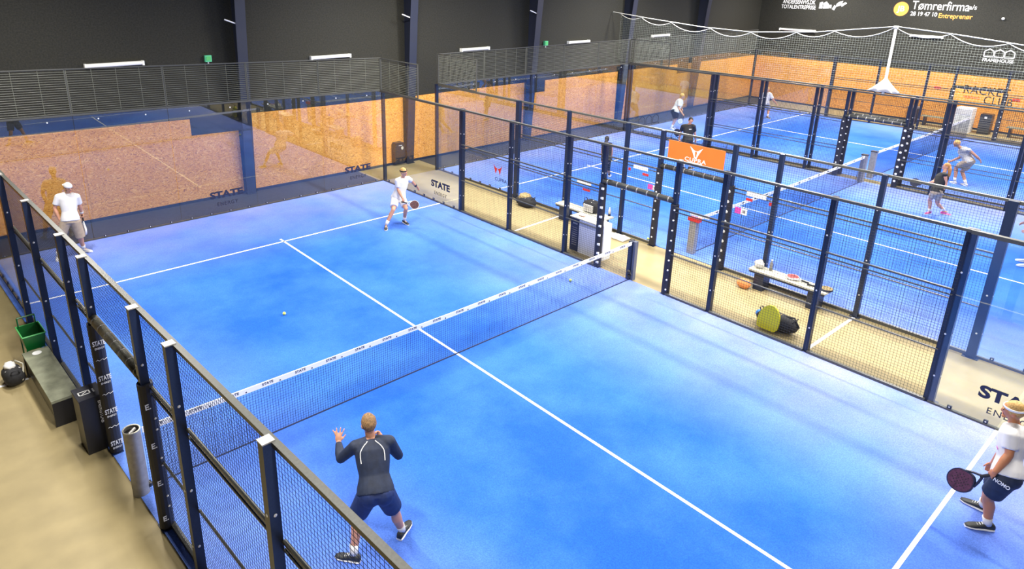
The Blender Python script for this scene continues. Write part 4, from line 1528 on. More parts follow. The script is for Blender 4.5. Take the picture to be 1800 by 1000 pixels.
# >>>POSES
POSE = {
    'P1': {"head": [-3.436, -2.627, 1.571], "neck": [-3.43, -2.66, 1.371], "shL": [-3.61, -2.594, 1.318], "shR": [-3.266, -2.792, 1.34], "elL": [-3.711, -2.427, 1.098], "wrL": [-3.608, -2.199, 1.134], "haL": [-3.585, -2.166, 1.218], "elR": [-3.138, -2.781, 1.078], "wrR": [-3.233, -2.593, 1.242], "haR": [-3.254, -2.517, 1.315], "pel": [-3.576, -2.961, 0.92], "hiL": [-3.67, -2.928, 0.878], "hiR": [-3.503, -3.023, 0.886], "knL": [-3.735, -2.757, 0.49], "knR": [-3.332, -2.972, 0.496], "anL": [-3.853, -2.874, 0.103], "anR": [-3.206, -2.917, 0.099], "toL": [-3.899, -2.81, 0.018], "toR": [-3.107, -2.86, 0.022]},
    'P2': {"head": [2.623, -7.335, 1.633], "neck": [2.686, -7.377, 1.446], "shL": [2.443, -7.405, 1.419], "shR": [2.862, -7.348, 1.273], "elL": [2.358, -7.449, 1.206], "wrL": [2.233, -7.39, 0.989], "haL": [2.251, -7.353, 0.909], "elR": [2.821, -7.336, 0.957], "wrR": [2.848, -7.273, 0.724], "haR": [2.887, -7.252, 0.645], "pel": [2.431, -7.483, 0.912], "hiL": [2.332, -7.488, 0.894], "hiR": [2.516, -7.476, 0.852], "knL": [2.419, -7.375, 0.495], "knR": [2.641, -7.333, 0.466], "anL": [2.487, -7.44, 0.093], "anR": [2.833, -7.304, 0.095], "toL": [2.377, -7.292, 0.027], "toR": [2.835, -7.176, 0.027]},
    'P3': {"head": [3.219, 6.242, 1.447], "neck": [3.248, 6.328, 1.265], "shL": [3.423, 6.354, 1.205], "shR": [3.063, 6.324, 1.221], "elL": [3.641, 6.476, 1.058], "wrL": [3.812, 6.509, 0.879], "haL": [3.857, 6.439, 0.799], "elR": [3.06, 6.292, 0.97], "wrR": [3.054, 6.082, 0.786], "haR": [3.065, 6.026, 0.674], "pel": [3.114, 6.36, 0.726], "hiL": [3.208, 6.345, 0.677], "hiR": [3.023, 6.381, 0.693], "knL": [3.103, 5.993, 0.494], "knR": [2.768, 6.109, 0.499], "anL": [3.167, 6.171, 0.109], "anR": [2.555, 6.151, 0.113], "toL": [3.155, 6.005, 0.02], "toR": [2.449, 6.007, 0.009]},
    'P4': {"head": [-4.222, 9.122, 1.701], "neck": [-4.239, 9.245, 1.544], "shL": [-4.064, 9.193, 1.445], "shR": [-4.435, 9.265, 1.495], "elL": [-4.023, 9.27, 1.17], "wrL": [-3.993, 9.397, 0.958], "haL": [-3.997, 9.361, 0.846], "elR": [-4.546, 9.264, 1.233], "wrR": [-4.499, 9.169, 0.95], "haR": [-4.461, 9.134, 0.855], "pel": [-4.297, 9.093, 0.95], "hiL": [-4.205, 9.07, 0.888], "hiR": [-4.397, 9.109, 0.908], "knL": [-4.15, 9.106, 0.461], "knR": [-4.575, 9.142, 0.503], "anL": [-4.097, 9.318, 0.106], "anR": [-4.676, 9.202, 0.091], "toL": [-3.98, 9.183, 0.019], "toR": [-4.708, 9.065, 0.034]},
    'Q1': {"head": [15.744, -2.806, 1.48], "neck": [15.685, -2.804, 1.301], "shL": [15.528, -2.876, 1.29], "shR": [15.724, -2.668, 1.181], "elL": [15.57, -2.94, 1.028], "wrL": [15.511, -2.905, 0.786], "haL": [15.54, -2.889, 0.708], "elR": [15.507, -2.647, 1.024], "wrR": [15.66, -2.493, 0.938], "haR": [15.714, -2.435, 0.909], "pel": [15.496, -2.795, 0.789], "hiL": [15.539, -2.819, 0.718], "hiR": [15.416, -2.757, 0.754], "knL": [15.734, -2.805, 0.385], "knR": [15.637, -2.622, 0.455], "anL": [15.994, -2.943, 0.149], "anR": [15.76, -2.658, 0.087], "toL": [16.021, -3.002, 0.027], "toR": [15.633, -2.626, 0.035]},
    'Q2': {"head": [19.806, -1.927, 1.409], "neck": [19.912, -2.043, 1.276], "shL": [19.863, -2.295, 1.241], "shR": [20.121, -2.049, 1.216], "elL": [19.988, -2.491, 1.061], "wrL": [20.171, -2.589, 0.913], "haL": [20.243, -2.607, 0.859], "elR": [20.044, -2.042, 0.913], "wrR": [19.96, -1.836, 0.75], "haR": [20.006, -1.763, 0.718], "pel": [20.017, -2.339, 0.838], "hiL": [20.108, -2.349, 0.795], "hiR": [19.918, -2.312, 0.849], "knL": [20.186, -2.17, 0.426], "knR": [20.043, -2.011, 0.559], "anL": [20.003, -2.4, 0.098], "anR": [19.991, -2.081, 0.105], "toL": [20.084, -2.312, 0.014], "toR": [20.068, -1.983, 0.019]},
    'Q3': {"head": [14.359, 4.663, 1.756], "neck": [14.433, 4.757, 1.589], "shL": [14.447, 4.581, 1.566], "shR": [14.289, 4.898, 1.532], "elL": [14.567, 4.576, 1.296], "wrL": [14.684, 4.597, 1.07], "haL": [14.729, 4.603, 0.99], "elR": [14.386, 5.023, 1.282], "wrR": [14.459, 5.1, 1.05], "haR": [14.476, 5.113, 0.961], "pel": [14.325, 4.671, 1.034], "hiL": [14.409, 4.641, 0.997], "hiR": [14.23, 4.687, 1.013], "knL": [14.381, 4.55, 0.541], "knR": [14.182, 4.653, 0.551], "anL": [14.393, 4.501, 0.11], "anR": [14.183, 4.643, 0.114], "toL": [14.492, 4.482, 0.013], "toR": [14.272, 4.665, 0.01]},
    'Q4': {"head": [19.945, 8.664, 1.537], "neck": [20.004, 8.753, 1.366], "shL": [20.149, 8.807, 1.267], "shR": [19.828, 8.722, 1.35], "elL": [20.173, 8.828, 0.966], "wrL": [20.035, 8.637, 0.881], "haL": [20.087, 8.678, 0.817], "elR": [19.794, 8.698, 1.001], "wrR": [19.883, 8.488, 0.729], "haR": [19.956, 8.47, 0.672], "pel": [19.767, 8.864, 0.825], "hiL": [19.776, 8.779, 0.811], "hiR": [19.805, 8.93, 0.785], "knL": [20.018, 8.9, 0.479], "knR": [20.027, 8.947, 0.444], "anL": [20.025, 9.05, 0.087], "anR": [19.761, 8.931, 0.088], "toL": [19.984, 8.911, 0.037], "toR": [19.704, 8.779, 0.017]},
    'Q5': {"head": [25.699, 7.674, 1.418], "neck": [25.817, 7.731, 1.263], "shL": [25.769, 7.556, 1.214], "shR": [25.725, 7.912, 1.17], "elL": [25.81, 7.37, 0.925], "wrL": [25.986, 7.293, 0.761], "haL": [26.042, 7.251, 0.703], "elR": [25.797, 8.056, 0.928], "wrR": [25.928, 8.072, 0.714], "haR": [25.893, 8.022, 0.646], "pel": [25.712, 7.71, 0.71], "hiL": [25.785, 7.644, 0.693], "hiR": [25.629, 7.766, 0.691], "knL": [26.1, 7.668, 0.398], "knR": [25.289, 7.79, 0.43], "anL": [25.843, 7.55, 0.109], "anR": [25.49, 7.907, 0.093], "toL": [25.782, 7.412, 0.019], "toR": [25.352, 7.842, 0.021]},
    'Q6': {"head": [10.804, 5.462, 1.443], "neck": [10.885, 5.524, 1.29], "shL": [10.864, 5.661, 1.206], "shR": [10.909, 5.368, 1.256], "elL": [10.884, 5.696, 0.942], "wrL": [10.934, 5.715, 0.717], "haL": [10.922, 5.697, 0.634], "elR": [11.001, 5.384, 1.004], "wrR": [11.038, 5.424, 0.779], "haR": [11.024, 5.416, 0.695], "pel": [10.801, 5.422, 0.729], "hiL": [10.716, 5.436, 0.705], "hiR": [10.879, 5.394, 0.687], "knL": [10.832, 5.499, 0.371], "knR": [11.098, 5.541, 0.371], "anL": [10.944, 5.593, 0.053], "anR": [11.33, 5.666, 0.067], "toL": [11.091, 5.681, 0.051], "toR": [11.51, 5.745, 0.073]},
    'Q7': {"head": [13.304, -5.453, 1.67], "neck": [13.32, -5.5, 1.46], "shL": [13.145, -5.56, 1.42], "shR": [13.495, -5.44, 1.42], "elL": [13.077, -5.562, 1.14], "wrL": [13.035, -5.407, 0.95], "haL": [13.031, -5.335, 0.9], "elR": [13.557, -5.419, 1.14], "wrR": [13.445, -5.246, 1.0], "haR": [13.39, -5.18, 0.97], "pel": [13.32, -5.5, 0.93], "hiL": [13.23, -5.531, 0.9], "hiR": [13.41, -5.469, 0.9], "knL": [13.152, -5.473, 0.48], "knR": [13.436, -5.407, 0.48], "anL": [13.15, -5.558, 0.09], "anR": [13.487, -5.464, 0.09], "toL": [13.079, -5.413, 0.03], "toR": [13.455, -5.306, 0.03]},
}
# <<<POSES

person('player in dark long-sleeved shirt and navy shorts with open raised hand, back turned', POSE['P1'], (0.25, 0.92, 0.25), SKIN, HAIR_BROWN, C_NAVY, C_NAVY2,
       'long', 'shorts', 'short', C_SHOE, ('open', 'grip'), {'piping': 1}, scale=1.08, vox=0.011)
person('player with white headband, white tee and dark shorts at the right edge', POSE['P2'], (-0.28, 0.90, 0.22), SKIN_TAN, HAIR_BLOND, C_WHITE, C_NAVY,
       'tee', 'shorts', 'short', C_SHOE, ('grip', 'relaxed'), {'headband': M_WHITEINK, 'shorts_text': [(M_WHITEINK, 'NOMO', 0.17, 'shorts', (0.15, -1, -0.25)), (M_PINK, 'X', 0.07, 'shirt', (0, -1, 0))]}, scale=1.10, vox=0.012)
person('player all in white with headband, lunging in the far right corner of the near court', POSE['P3'], (0.45, -0.85, -0.1), SKIN, HAIR_BLOND, C_WHITE, C_WHITE,
       'tee', 'shorts', 'short', C_SHOE, ('relaxed', 'grip'), {'headband': C_BLACK, 'wristband': ('L', C_NAVY)}, vox=0.013)
person('player in white backward cap, white tee and beige shorts by the back glass', POSE['P4'], (0.35, -0.9, -0.1), SKIN, HAIR_BROWN, C_WHITE, C_BEIGE,
       'tee', 'long_shorts', 'cap', C_WHITE, ('grip', 'relaxed'), {'wristband': ('L', C_WHITE)}, vox=0.013)
person('person in dark top and beige skirt striding on the middle court', POSE['Q1'], (-0.3, 0.9, 0.1), SKIN, HAIR_RED, C_BLACK, C_BEIGE,
       'tank', 'skirt', 'long', C_SHOEPINK, ('relaxed', 'grip'), None, scale=0.92, vox=0.014)
person('person in grey top leaning forward on the farthest court', POSE['Q2'], (-0.55, 0.75, -0.2), SKIN, HAIR_BLOND, C_GREY, C_BEIGE,
       'tank', 'shorts', 'short', C_WHITE, ('relaxed', 'relaxed'), None, vox=0.014)
person('person in black printed tee standing behind the orange banner', POSE['Q3'], (-0.75, -0.6, -0.15), SKIN, HAIR_DARK, C_BLACK, C_BLACK,
       'tee', 'shorts', 'short', C_SHOE, ('relaxed', 'grip'), {'chest_print': 1}, vox=0.014)
person('person in white tee and dark shorts bending forward by the farthest back glass', POSE['Q4'], (0.5, -0.8, -0.1), SKIN, HAIR_BLOND, C_WHITE, C_NAVY,
       'tee', 'shorts', 'short', C_WHITE, ('relaxed', 'grip'), None, vox=0.014)
person('person in pale tee half hidden by fence posts on the farthest court', POSE['Q5'], (-0.8, -0.5, -0.1), SKIN, HAIR_BLOND, C_WHITE, C_GREY,
       'tee', 'shorts', 'short', C_SHOE, ('relaxed', 'relaxed'), None, vox=0.014)
person('person in black top and black leggings standing on the middle court', POSE['Q6'], (0.9, 0.35, 0.0), SKIN, HAIR_DARK, C_BLACK, C_BLACK,
       'tank', 'leggings', 'long', C_WHITE, ('relaxed', 'relaxed'), None, scale=0.92, vox=0.014)
person('player cut off by the right edge behind the middle court glass', POSE['Q7'], (-0.3, 0.95, 0.0), SKIN, HAIR_DARK, C_WHITE, C_NAVY,
       'tee', 'shorts', 'short', C_WHITE, ('relaxed', 'relaxed'), None, vox=0.014)

# rackets
RK_RED = mat('racket_red', (0.11, 0.035, 0.035), 0.4, var=0.6, scale=30)
RK_PURPLE = mat('racket_plum', (0.10, 0.03, 0.06), 0.4, var=0.5, scale=30)
RK_DARK = mat('racket_dark', (0.015, 0.02, 0.05), 0.4)
RK_PALE = mat('racket_pale', (0.65, 0.66, 0.68), 0.4)
# >>>RACKETS
racket('black racket with red pattern held low by the headband player', (2.251, -7.353, 0.909), (2.218, -7.075, 0.659), (-0.849, -0.101, 0.518), RK_PURPLE, RK_DARK, 1.15)
racket('plum racket held low by the all-white player', (3.065, 6.026, 0.674), (3.351, 5.769, 0.592), (-0.538, -0.782, 0.314), RK_RED, RK_PALE, 1.0)
racket('pale racket hanging from the hand of the capped player', (-3.997, 9.361, 0.846), (-4.010, 9.313, 0.546), (-0.980, -0.083, 0.075), RK_PALE, RK_PALE, 1.0)
racket('dark racket held out by the person in the beige skirt', (15.714, -2.435, 0.909), (15.623, -2.092, 0.866), (-0.940, -0.250, 0.232), RK_DARK, RK_DARK, 1.0)
racket('dark racket held by the person in the black tee', (14.476, 5.113, 0.961), (14.386, 5.254, 1.428), (-0.825, -0.523, 0.213), RK_DARK, RK_DARK, 1.0)
racket('pale racket held by the person bending at the farthest back glass', (19.956, 8.470, 0.672), (19.879, 8.592, 0.417), (-0.832, -0.524, 0.180), RK_PALE, RK_DARK, 1.0)
# <<<RACKETS


# ------------------------------------------------------------------ balls
def ball(label, x, y, z):
    t = tag(MB().ball((0, 0, 0), (0.033, 0.033, 0.033), 18, 12).build('padel_ball', M_BALL, None, True), label, 'ball', 'padel balls')
    t.location = (x, y, z)
    pts = []
    for k in range(33):
        a = 2 * math.pi * k / 32
        q = Vector((math.cos(a), math.sin(a), 0.55 * math.sin(2 * a))).normalized() * 0.0335
        pts.append(q)
    MB().sweep(pts, 0.0016, 5, cap=False).build('seam', M_BALLSEAM, t)
    return t


ball('yellow ball on the blue turf left of the centre line', -1.78, 3.26, 0.047)
ball('yellow ball flying just beyond the net near its right post', 3.9, 0.75, 0.05)
ball('yellow ball lying by the doorway post of the middle court', 7.42, 1.22, 0.05)

# ------------------------------------------------------------------ things in the left aisle
BA = ROT_A
t = thing('side_bench', 'dark bench with olive top in the left aisle', 'bench', (-5.87, 3.0, 0), BA)
MB().box((-0.19, -0.92, 0.41), (0.19, 0.92, 0.45)).build('seat_board', M_BENCHTOP, t)
MB().box((-0.185, -0.915, 0.0), (0.185, -0.875, 0.41)).build('end_panel', M_PLASTIC, t)
MB().box((-0.185, 0.875, 0.0), (0.185, 0.915, 0.41)).build('end_panel', M_PLASTIC, t)
MB().box((-0.17, -0.875, 0.12), (-0.15, 0.875, 0.41)).build('side_panel', M_PLASTIC, t)
MB().sweep([(0.0, 0.78, 0.452), (0.0, 0.78, 0.456)], [(0.07, 0.07)] * 2, 16).build('round_sticker', M_WHITE, t)

t = thing('ball_bin', 'black upright bin with pale logo and lettering beside the wrapped door post', 'bin', (-5.63, 1.30, 0), BA)
MB().box((-0.16, -0.20, 0.0), (0.16, 0.17, 0.86)).build('bin_body', M_PLASTIC, t)
MB().box((-0.165, -0.205, 0.86), (0.165, 0.175, 0.88)).build('lid', M_PAD, t)
fm = frame((-0.03, -0.02, 0.881), (1, 0, 0), (0, 1, 0))
poly_mark('logo_mark', [[(-0.09, -0.05), (0.06, -0.05), (0.06, -0.038), (-0.09, -0.038)], [(-0.09, 0.04), (0.06, 0.04), (0.06, 0.052), (-0.09, 0.052)], [(-0.09, -0.05), (-0.075, -0.05), (-0.075, 0.05), (-0.09, 0.05)],
                        [(0.045, -0.05), (0.06, -0.05), (0.06, 0.05), (0.045, 0.05)], [(-0.05, -0.02), (-0.035, -0.02), (0.025, 0.025), (0.01, 0.025)], [(0.09, -0.05), (0.11, -0.05), (0.11, 0.05), (0.09, 0.05)]], fm, M_WHITEINK, t)
text('lettering', 'ENERGYLAB', 0.075, frame((0.09, -0.2065, 0.62), (0, 0, -1), (1, 0, 0)), M_WHITEINK, t, 0.01, width=0.36)

t = thing('ball_basket', 'green plastic ball basket behind the bench in the left aisle', 'basket', (-5.90, 4.24, 0), BA)
b = MB()
b0, b1 = 0.13, 0.17
for (za, ra, zb, rb) in ((0.42, 0.12, 0.66, 0.165),):
    pass
V = [(-b0, -0.2, 0.40), (b0, -0.2, 0.40), (b0, 0.2, 0.40), (-b0, 0.2, 0.40), (-b1, -0.25, 0.68), (b1, -0.25, 0.68), (b1, 0.25, 0.68), (-b1, 0.25, 0.68)]
n0 = len(b.v)
b.v += V + [(x * 0.93, y * 0.95, max(z, 0.42)) for x, y, z in V]
for q in ((0, 3, 2, 1), (0, 1, 5, 4), (1, 2, 6, 5), (2, 3, 7, 6), (3, 0, 4, 7)):
    b.f.append(tuple(q))
    b.f.append(tuple(8 + k for k in reversed(q)))
for q in ((4, 5, 13, 12), (5, 6, 14, 13), (6, 7, 15, 14), (7, 4, 12, 15)):
    b.f.append(q)
b.build('basket_body', M_GREEN, t)
rim = [(-b1, -0.25, 0.68), (b1, -0.25, 0.68), (b1, 0.25, 0.68), (-b1, 0.25, 0.68), (-b1, -0.25, 0.68)]
MB().sweep(rim, 0.012, 6).build('rim', M_GREENRIM, t)
hb_ = MB()
for sx in (-1, 1):
    hb_.sweep([(sx * 0.13, 0.24, 0.0), (sx * 0.13, 0.24, 0.84)], 0.012, 6)
    hb_.sweep([(sx * 0.13, -0.22, 0.0), (sx * 0.13, -0.2, 0.42)], 0.012, 6)
hb_.sweep([(-0.13, 0.24, 0.84), (0.13, 0.24, 0.84)], 0.014, 6)
hb_.build('wire_stand', M_GREEN, t)


def soft_bag(name, label, loc, rotz, size, m, m2, strap=True, cat='bag', seedv=1, extra=None, group=None):
    rnd = random.Random(seedv)
    t = thing(name, label, cat, loc, rotz, group)
    b = MB()
    a, c, h = size

    def lump(q):
        f_ = 1 + 0.10 * noise.noise(Vector((q.x * 6 + seedv, q.y * 6, q.z * 6)))
        return Vector((q.x * f_, q.y * f_, max(q.z * f_, -h * 0.48)))
    b.ball((0, 0, h * 0.48), (a / 2, c / 2, h / 2), 22, 14, None, lambda q: lump(Vector((math.copysign(abs(q.x / (a / 2)) ** 0.7 * a / 2, q.x), math.copysign(abs(q.y / (c / 2)) ** 0.7 * c / 2, q.y), q.z))))
    b.build('bag_body', m, t, True)
    MB().sweep([(-a * 0.36, -c * 0.1, h * 0.86), (0, -c * 0.06, h * 0.985), (a * 0.36, -c * 0.1, h * 0.86)], 0.008, 6).build('zip', m2, t)
    if strap:
        for s_ in (-1, 1):
            MB().sweep([(-a * 0.25, s_ * c * 0.33, h * 0.62), (-a * 0.15, s_ * c * 0.45, h * 1.0), (a * 0.15, s_ * c * 0.45, h * 1.0), (a * 0.25, s_ * c * 0.33, h * 0.62)], 0.012, 6).build('handle', m, t, True)
    if extra:
        extra(t)
    return t


def shoes_extra(t):
    MB().ball((-0.01, 0.08, 0.29), (0.09, 0.12, 0.05), 14, 8, None, lambda q: q * (1 + 0.3 * noise.noise(q * 20))).build('folded_towel', M_CLOTHW, t, True)
    MB().sweep([(0.08, -0.2, 0.1), (0.16, -0.05, 0.31), (0.08, 0.12, 0.33)], 0.014, 6).build('shoulder_strap', M_BENCHPALE, t, True)


soft_bag('sports_bag', 'dark sports bag with white top on the floor left of the bench', (-6.29, 3.85, 0), 0.1, (0.30, 0.44, 0.30), M_FABRIC_B, M_CLOTHW, True, seedv=3, extra=shoes_extra)

# ------------------------------------------------------------------ things in the middle aisle
def khaki_extra(t):
    MB().ball((0.02, 0.06, 0.27), (0.17, 0.20, 0.12), 16, 10, None, lambda q: q * (1 + 0.25 * noise.noise(q * 14))).build('folded_jacket', M_KHAKI, t, True)


soft_bag('sports_bag', 'black bag with khaki jacket on top, by the middle court mesh', (6.88, 5.2, 0), 0.1, (0.38, 0.66, 0.32), M_FABRIC_B, M_WHITE, True, seedv=5, extra=khaki_extra)


def aisle_bench(label, x, y0, y1, ht, wd=0.34):
    t = thing('aisle_bench', label, 'bench', (x, (y0 + y1) / 2, 0), 0, 'aisle benches')
    L_ = abs(y1 - y0)
    MB().box((-wd / 2, -L_ / 2, ht - 0.035), (wd / 2, L_ / 2, ht)).build('seat_board', M_BENCHPALE, t)
    MB().box((-wd / 2 - 0.005, -L_ / 2 + 0.02, ht - 0.075), (-wd / 2 + 0.02, L_ / 2 - 0.02, ht - 0.035)).build('apron', M_POST, t)
    for yk in (-L_ / 2 + 0.25, L_ / 2 - 0.25):
        MB().box((-wd / 2 + 0.02, yk - 0.11, 0.0), (wd / 2 - 0.02, yk + 0.11, ht - 0.036)).build('leg', M_POST, t)
    return t


aisle_bench('pale bench with black checked bag in the middle aisle, far side of the doorway', 6.96, 2.15, 3.95, 0.45)
aisle_bench('pale bench with rackets in the middle aisle, near side of the doorway', 6.97, -3.52, -1.85, 0.45)


def check_extra(t):
    b = MB()
    for i in range(5):
        for j in range(3):
            b.cbox((-0.165, -0.13 + i * 0.065, 0.07 + j * 0.065), (0.03, 0.054, 0.054))
    b.build('checked_panel', M_CLOTHW, t)


soft_bag('racket_bag', 'black bag with white checked panel standing on the far aisle bench', (7.0, 2.80, 0.45), 0.0, (0.30, 0.55, 0.34), M_FABRIC_B, M_WHITE, True, seedv=8, extra=check_extra)
t = thing('drink_bottle', 'small clear bottle with navy base on the far aisle bench', 'bottle', (7.1, 2.28, 0.45))
MB().sweep([(0, 0, 0), (0, 0, 0.07)], 0.035, 12).build('base', M_NETCORD, t, True)
MB().sweep([(0, 0, 0.07), (0, 0, 0.17), (0, 0, 0.21), (0, 0, 0.24)], [0.034, 0.034, 0.014, 0.014], 12).build('bottle_body', M_CLOTHW, t, True)

t = thing('display_stand', 'navy and white sign stand with small white shelf behind the near court mesh', 'display stand', (5.42, 1.7, 0))
MB().box((-0.04, 0.14, 0.0), (0.30, 0.42, 0.86)).build('navy_panel', M_NETCORD, t)
MB().box((-0.045, -0.38, 0.0), (0.30, 0.14, 0.86)).build('white_panel', mat('pale_lilac_panel', (0.62, 0.64, 0.74), 0.5), t)
MB().box((-0.03, -0.62, 0.0), (0.26, -0.40, 0.90)).build('end_panel', M_WHITE, t)
MB().box((-0.06, -0.40, 0.86), (0.34, 0.44, 0.885)).build('shelf', M_BENCHPALE, t)
b = MB()
for k in range(9):
    b.box((-0.044, 0.20, 0.16 + k * 0.055), (-0.04, 0.36, 0.172 + k * 0.055))
b.box((-0.044, 0.20, 0.70), (-0.04, 0.34, 0.74))
b.build('printed_lines', M_ALU, t)
gr = [(0.07 * math.cos(a * math.pi / 10), 0.11 * math.sin(a * math.pi / 10)) for a in range(20)]
poly_mark('green_mark', [gr], frame((-0.034, -0.50, 0.55), (0, -1, 0), (0, 0, 1)), mat('lime_print', (0.16, 0.55, 0.04), 0.5), t)
MB().ball((0.14, 0.22, 0.91), (0.07, 0.10, 0.03), 12, 8).build('shelf_papers', mat('pink_paper', (0.65, 0.45, 0.42), 0.7), t, True)

t = thing('towel', 'crumpled white towel on the beige floor by the middle court mesh', 'towel', (6.95, 1.85, 0))
b = MB()
N = 14
for i in range(N):
    for j in range(N):
        u_, v_ = i / (N - 1) - 0.5, j / (N - 1) - 0.5
        b.v.append((u_ * 0.34, v_ * 0.62, 0.03 + 0.10 * max(0, noise.noise(Vector((u_ * 5, v_ * 7, 1.3))) + 0.35) * (1 - 2.6 * u_ * u_) * (1 - 2.6 * v_ * v_)))
for i in range(N - 1):
    for j in range(N - 1):
        b.f.append((i * N + j, (i + 1) * N + j, (i + 1) * N + j + 1, i * N + j + 1))
k0 = len(b.v)
b.v += [(x, y_, 0.004) for x, y_, z in b.v[:k0]]
for i in range(N - 1):
    for j in range(N - 1):
        b.f.append((k0 + i * N + j, k0 + i * N + j + 1, k0 + (i + 1) * N + j + 1, k0 + (i + 1) * N + j))
for i in range(N - 1):
    b.f.append((i * N, k0 + i * N, k0 + (i + 1) * N, (i + 1) * N))
    b.f.append((i * N + N - 1, (i + 1) * N + N - 1, k0 + (i + 1) * N + N - 1, k0 + i * N + N - 1))
    b.f.append((i, i + 1, k0 + i + 1, k0 + i))
    b.f.append(((N - 1) * N + i, k0 + (N - 1) * N + i, k0 + (N - 1) * N + i + 1, (N - 1) * N + i + 1))
b.build('towel_cloth', M_CLOTHW, t, True)
soft_bag('sports_bag', 'flat black bag beside the white towel in the middle aisle', (6.6, 2.45, 0), 0.1, (0.26, 0.5, 0.13), M_FABRIC_B, M_ALU, True, seedv=12)

# near aisle bench load
racket('red and white racket lying on the near aisle bench', (6.97, -3.02, 0.487), (7.03, -2.62, 0.487), (0, 0, 1), M_REDCLOTH, RK_PALE)
racket('tan racket lying at the near end of the near aisle bench', (6.93, -3.16, 0.475), (7.02, -3.54, 0.475), (0, 0, 1), M_KHAKI, RK_DARK)
t = thing('drink_bottle', 'small pale bottle standing on the near aisle bench', 'bottle', (7.06, -2.22, 0.45))
MB().sweep([(0, 0, 0), (0, 0, 0.17), (0, 0, 0.20), (0, 0, 0.22)], [0.034, 0.034, 0.016, 0.016], 12).build('bottle_body', M_ALU, t, True)
MB().sweep([(0, 0, 0.22), (0, 0, 0.25)], 0.02, 10).build('cap', M_WHITE, t, True)
t = thing('towel', 'white towel bundle at the far end of the near aisle bench', 'towel', (7.0, -1.98, 0.45))
MB().ball((0, 0, 0.09), (0.10, 0.10, 0.10), 16, 10, None, lambda q: Vector((q.x, q.y, q.z if q.z > 0 else q.z * 0.9)) * (1 + 0.25 * noise.noise(q * 16))).build('towel_cloth', M_CLOTHW, t, True)
MB().ball((-0.05, -0.05, 0.10), (0.05, 0.09, 0.07), 12, 8, None, lambda q: q * (1 + 0.25 * noise.noise(q * 20))).build('towel_fold', M_CLOTHW, t, True)
soft_bag('sports_bag', 'orange and black bag under the near aisle bench', (6.7, -1.85, 0), 0, (0.2, 0.3, 0.22), M_ORANGECLOTH, M_FABRIC_B, False, seedv=21)


def yellow_extra(t):
    out_ = []
    for (x, y) in ((-0.20, 0.02), (-0.22, 0.16), (-0.20, 0.30), (-0.14, 0.42), (-0.06, 0.49), (0.04, 0.50), (0.13, 0.44), (0.19, 0.33), (0.21, 0.2), (0.20, 0.06), (0.14, 0.0), (-0.12, 0.0)):
        out_.append((x, y))
    MB().prism(out_, frame((-0.17, 0.10, 0.02), (0, -1, 0), (0.18, 0, 1)), 0.05).build('yellow_cover', M_YELLOW, t)
    MB().prism([(x * 0.8, y * 0.8 + 0.05) for x, y in out_], frame((-0.185, 0.10, 0.02), (0, -1, 0), (0.18, 0, 1)), 0.02).build('cover_panel', M_YELLOW, t)
    MB().ball((0.02, 0.36, 0.2), (0.09, 0.10, 0.08), 12, 8).build('blue_cloth', M_BLUECLOTH, t, True)
    MB().sweep([(0, -0.1, 0.34), (0.02, -0.3, 0.36), (0.0, -0.42, 0.2)], 0.018, 6).build('shoulder_strap', M_FABRIC_B, t, True)


soft_bag('racket_bag', 'black bag with bright yellow racket cover leaning on the near court mesh', (5.42, -3.25, 0), 0.0, (0.30, 0.80, 0.36), M_FABRIC_B, M_KHAKI, True, seedv=31, extra=yellow_extra)

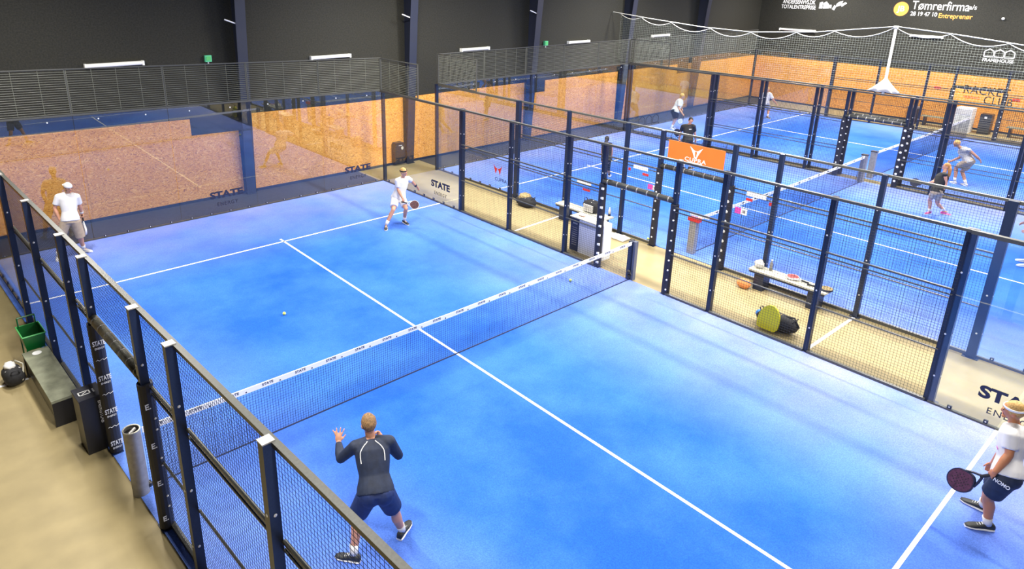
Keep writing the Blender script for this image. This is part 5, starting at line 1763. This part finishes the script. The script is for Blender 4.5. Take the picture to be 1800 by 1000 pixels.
# ------------------------------------------------------------------ bins and boxes by the walls
t = thing('wall_bin', 'black wall bin with pale sticker beside the second column', 'bin', (6.51, Y1 - 0.03, 0))
pl = [(-0.2, 0.0), (0.2, 0.0), (0.2, 0.66), (0.15, 0.74), (-0.15, 0.74), (-0.2, 0.66)]
MB().prism(pl, frame((0, -0.001, 0.1), (1, 0, 0), (0, 0, 1)), 0.24).build('bin_body', M_PLASTIC, t)
MB().box((-0.15, -0.255, 0.70), (0.15, -0.242, 0.76)).build('lid_flap', M_PAD, t)
MB().ball((0.10, -0.244, 0.64), (0.05, 0.004, 0.06), 12, 8).build('sticker', M_BENCHPALE, t)
MB().box((-0.06, -0.258, 0.735), (0.08, -0.25, 0.75)).build('label', M_WHITE, t)

t = thing('drinks_fridge', 'white cabinet with grey print standing before the chipboard side wall', 'cabinet', (30.25, 0.55, 0))
MB().box((-0.32, -0.3, 0.0), (0.3, 0.34, 1.1)).build('cabinet_body', M_WHITE, t)
MB().box((-0.335, -0.27, 0.06), (-0.321, 0.31, 0.78)).build('door', mat('fridge_door', (0.62, 0.64, 0.60), 0.4, var=0.35, scale=6), t)
MB().box((-0.335, -0.27, 0.84), (-0.321, 0.31, 1.06)).build('header_panel', M_CLOTHW, t)
t = thing('wheelie_bin', 'black slatted bin standing beside the white cabinet', 'bin', (30.45, -0.22, 0))
MB().box((-0.2, -0.22, 0.0), (0.2, 0.22, 0.9)).build('bin_body', M_PLASTIC, t)
for k in range(7):
    MB().box((-0.21, -0.21, 0.1 + k * 0.1), (-0.2, 0.21, 0.15 + k * 0.1)).build('slat', M_RAIL, t)
MB().box((-0.215, -0.05, 0.72), (-0.21, 0.05, 0.80)).build('sticker', M_WHITE, t)
t = thing('wheelie_bin', 'dark bin with pale lid at the chipboard wall behind a fence post', 'bin', (30.6, 2.75, 0))
MB().box((-0.2, -0.22, 0.0), (0.2, 0.22, 0.75)).build('bin_body', M_PAD, t)
MB().box((-0.22, -0.24, 0.75), (0.22, 0.24, 0.80)).build('lid', M_ALU, t)
for y, lab in ((-1.6, 'long dark bench at the chipboard wall right of the bins'), (1.75, 'long dark bench at the chipboard wall left of the white cabinet')):
    t = thing('wall_bench', lab, 'bench', (30.55, y, 0))
    for k in range(3):
        MB().box((-0.2 + k * 0.14, -0.6, 0.42), (-0.08 + k * 0.14, 0.6, 0.45)).build('slat', M_BENCHTOP, t)
    for yk in (-0.45, 0.45):
        MB().box((-0.19, yk - 0.03, 0.0), (0.2, yk + 0.03, 0.42)).build('leg', M_POST, t)
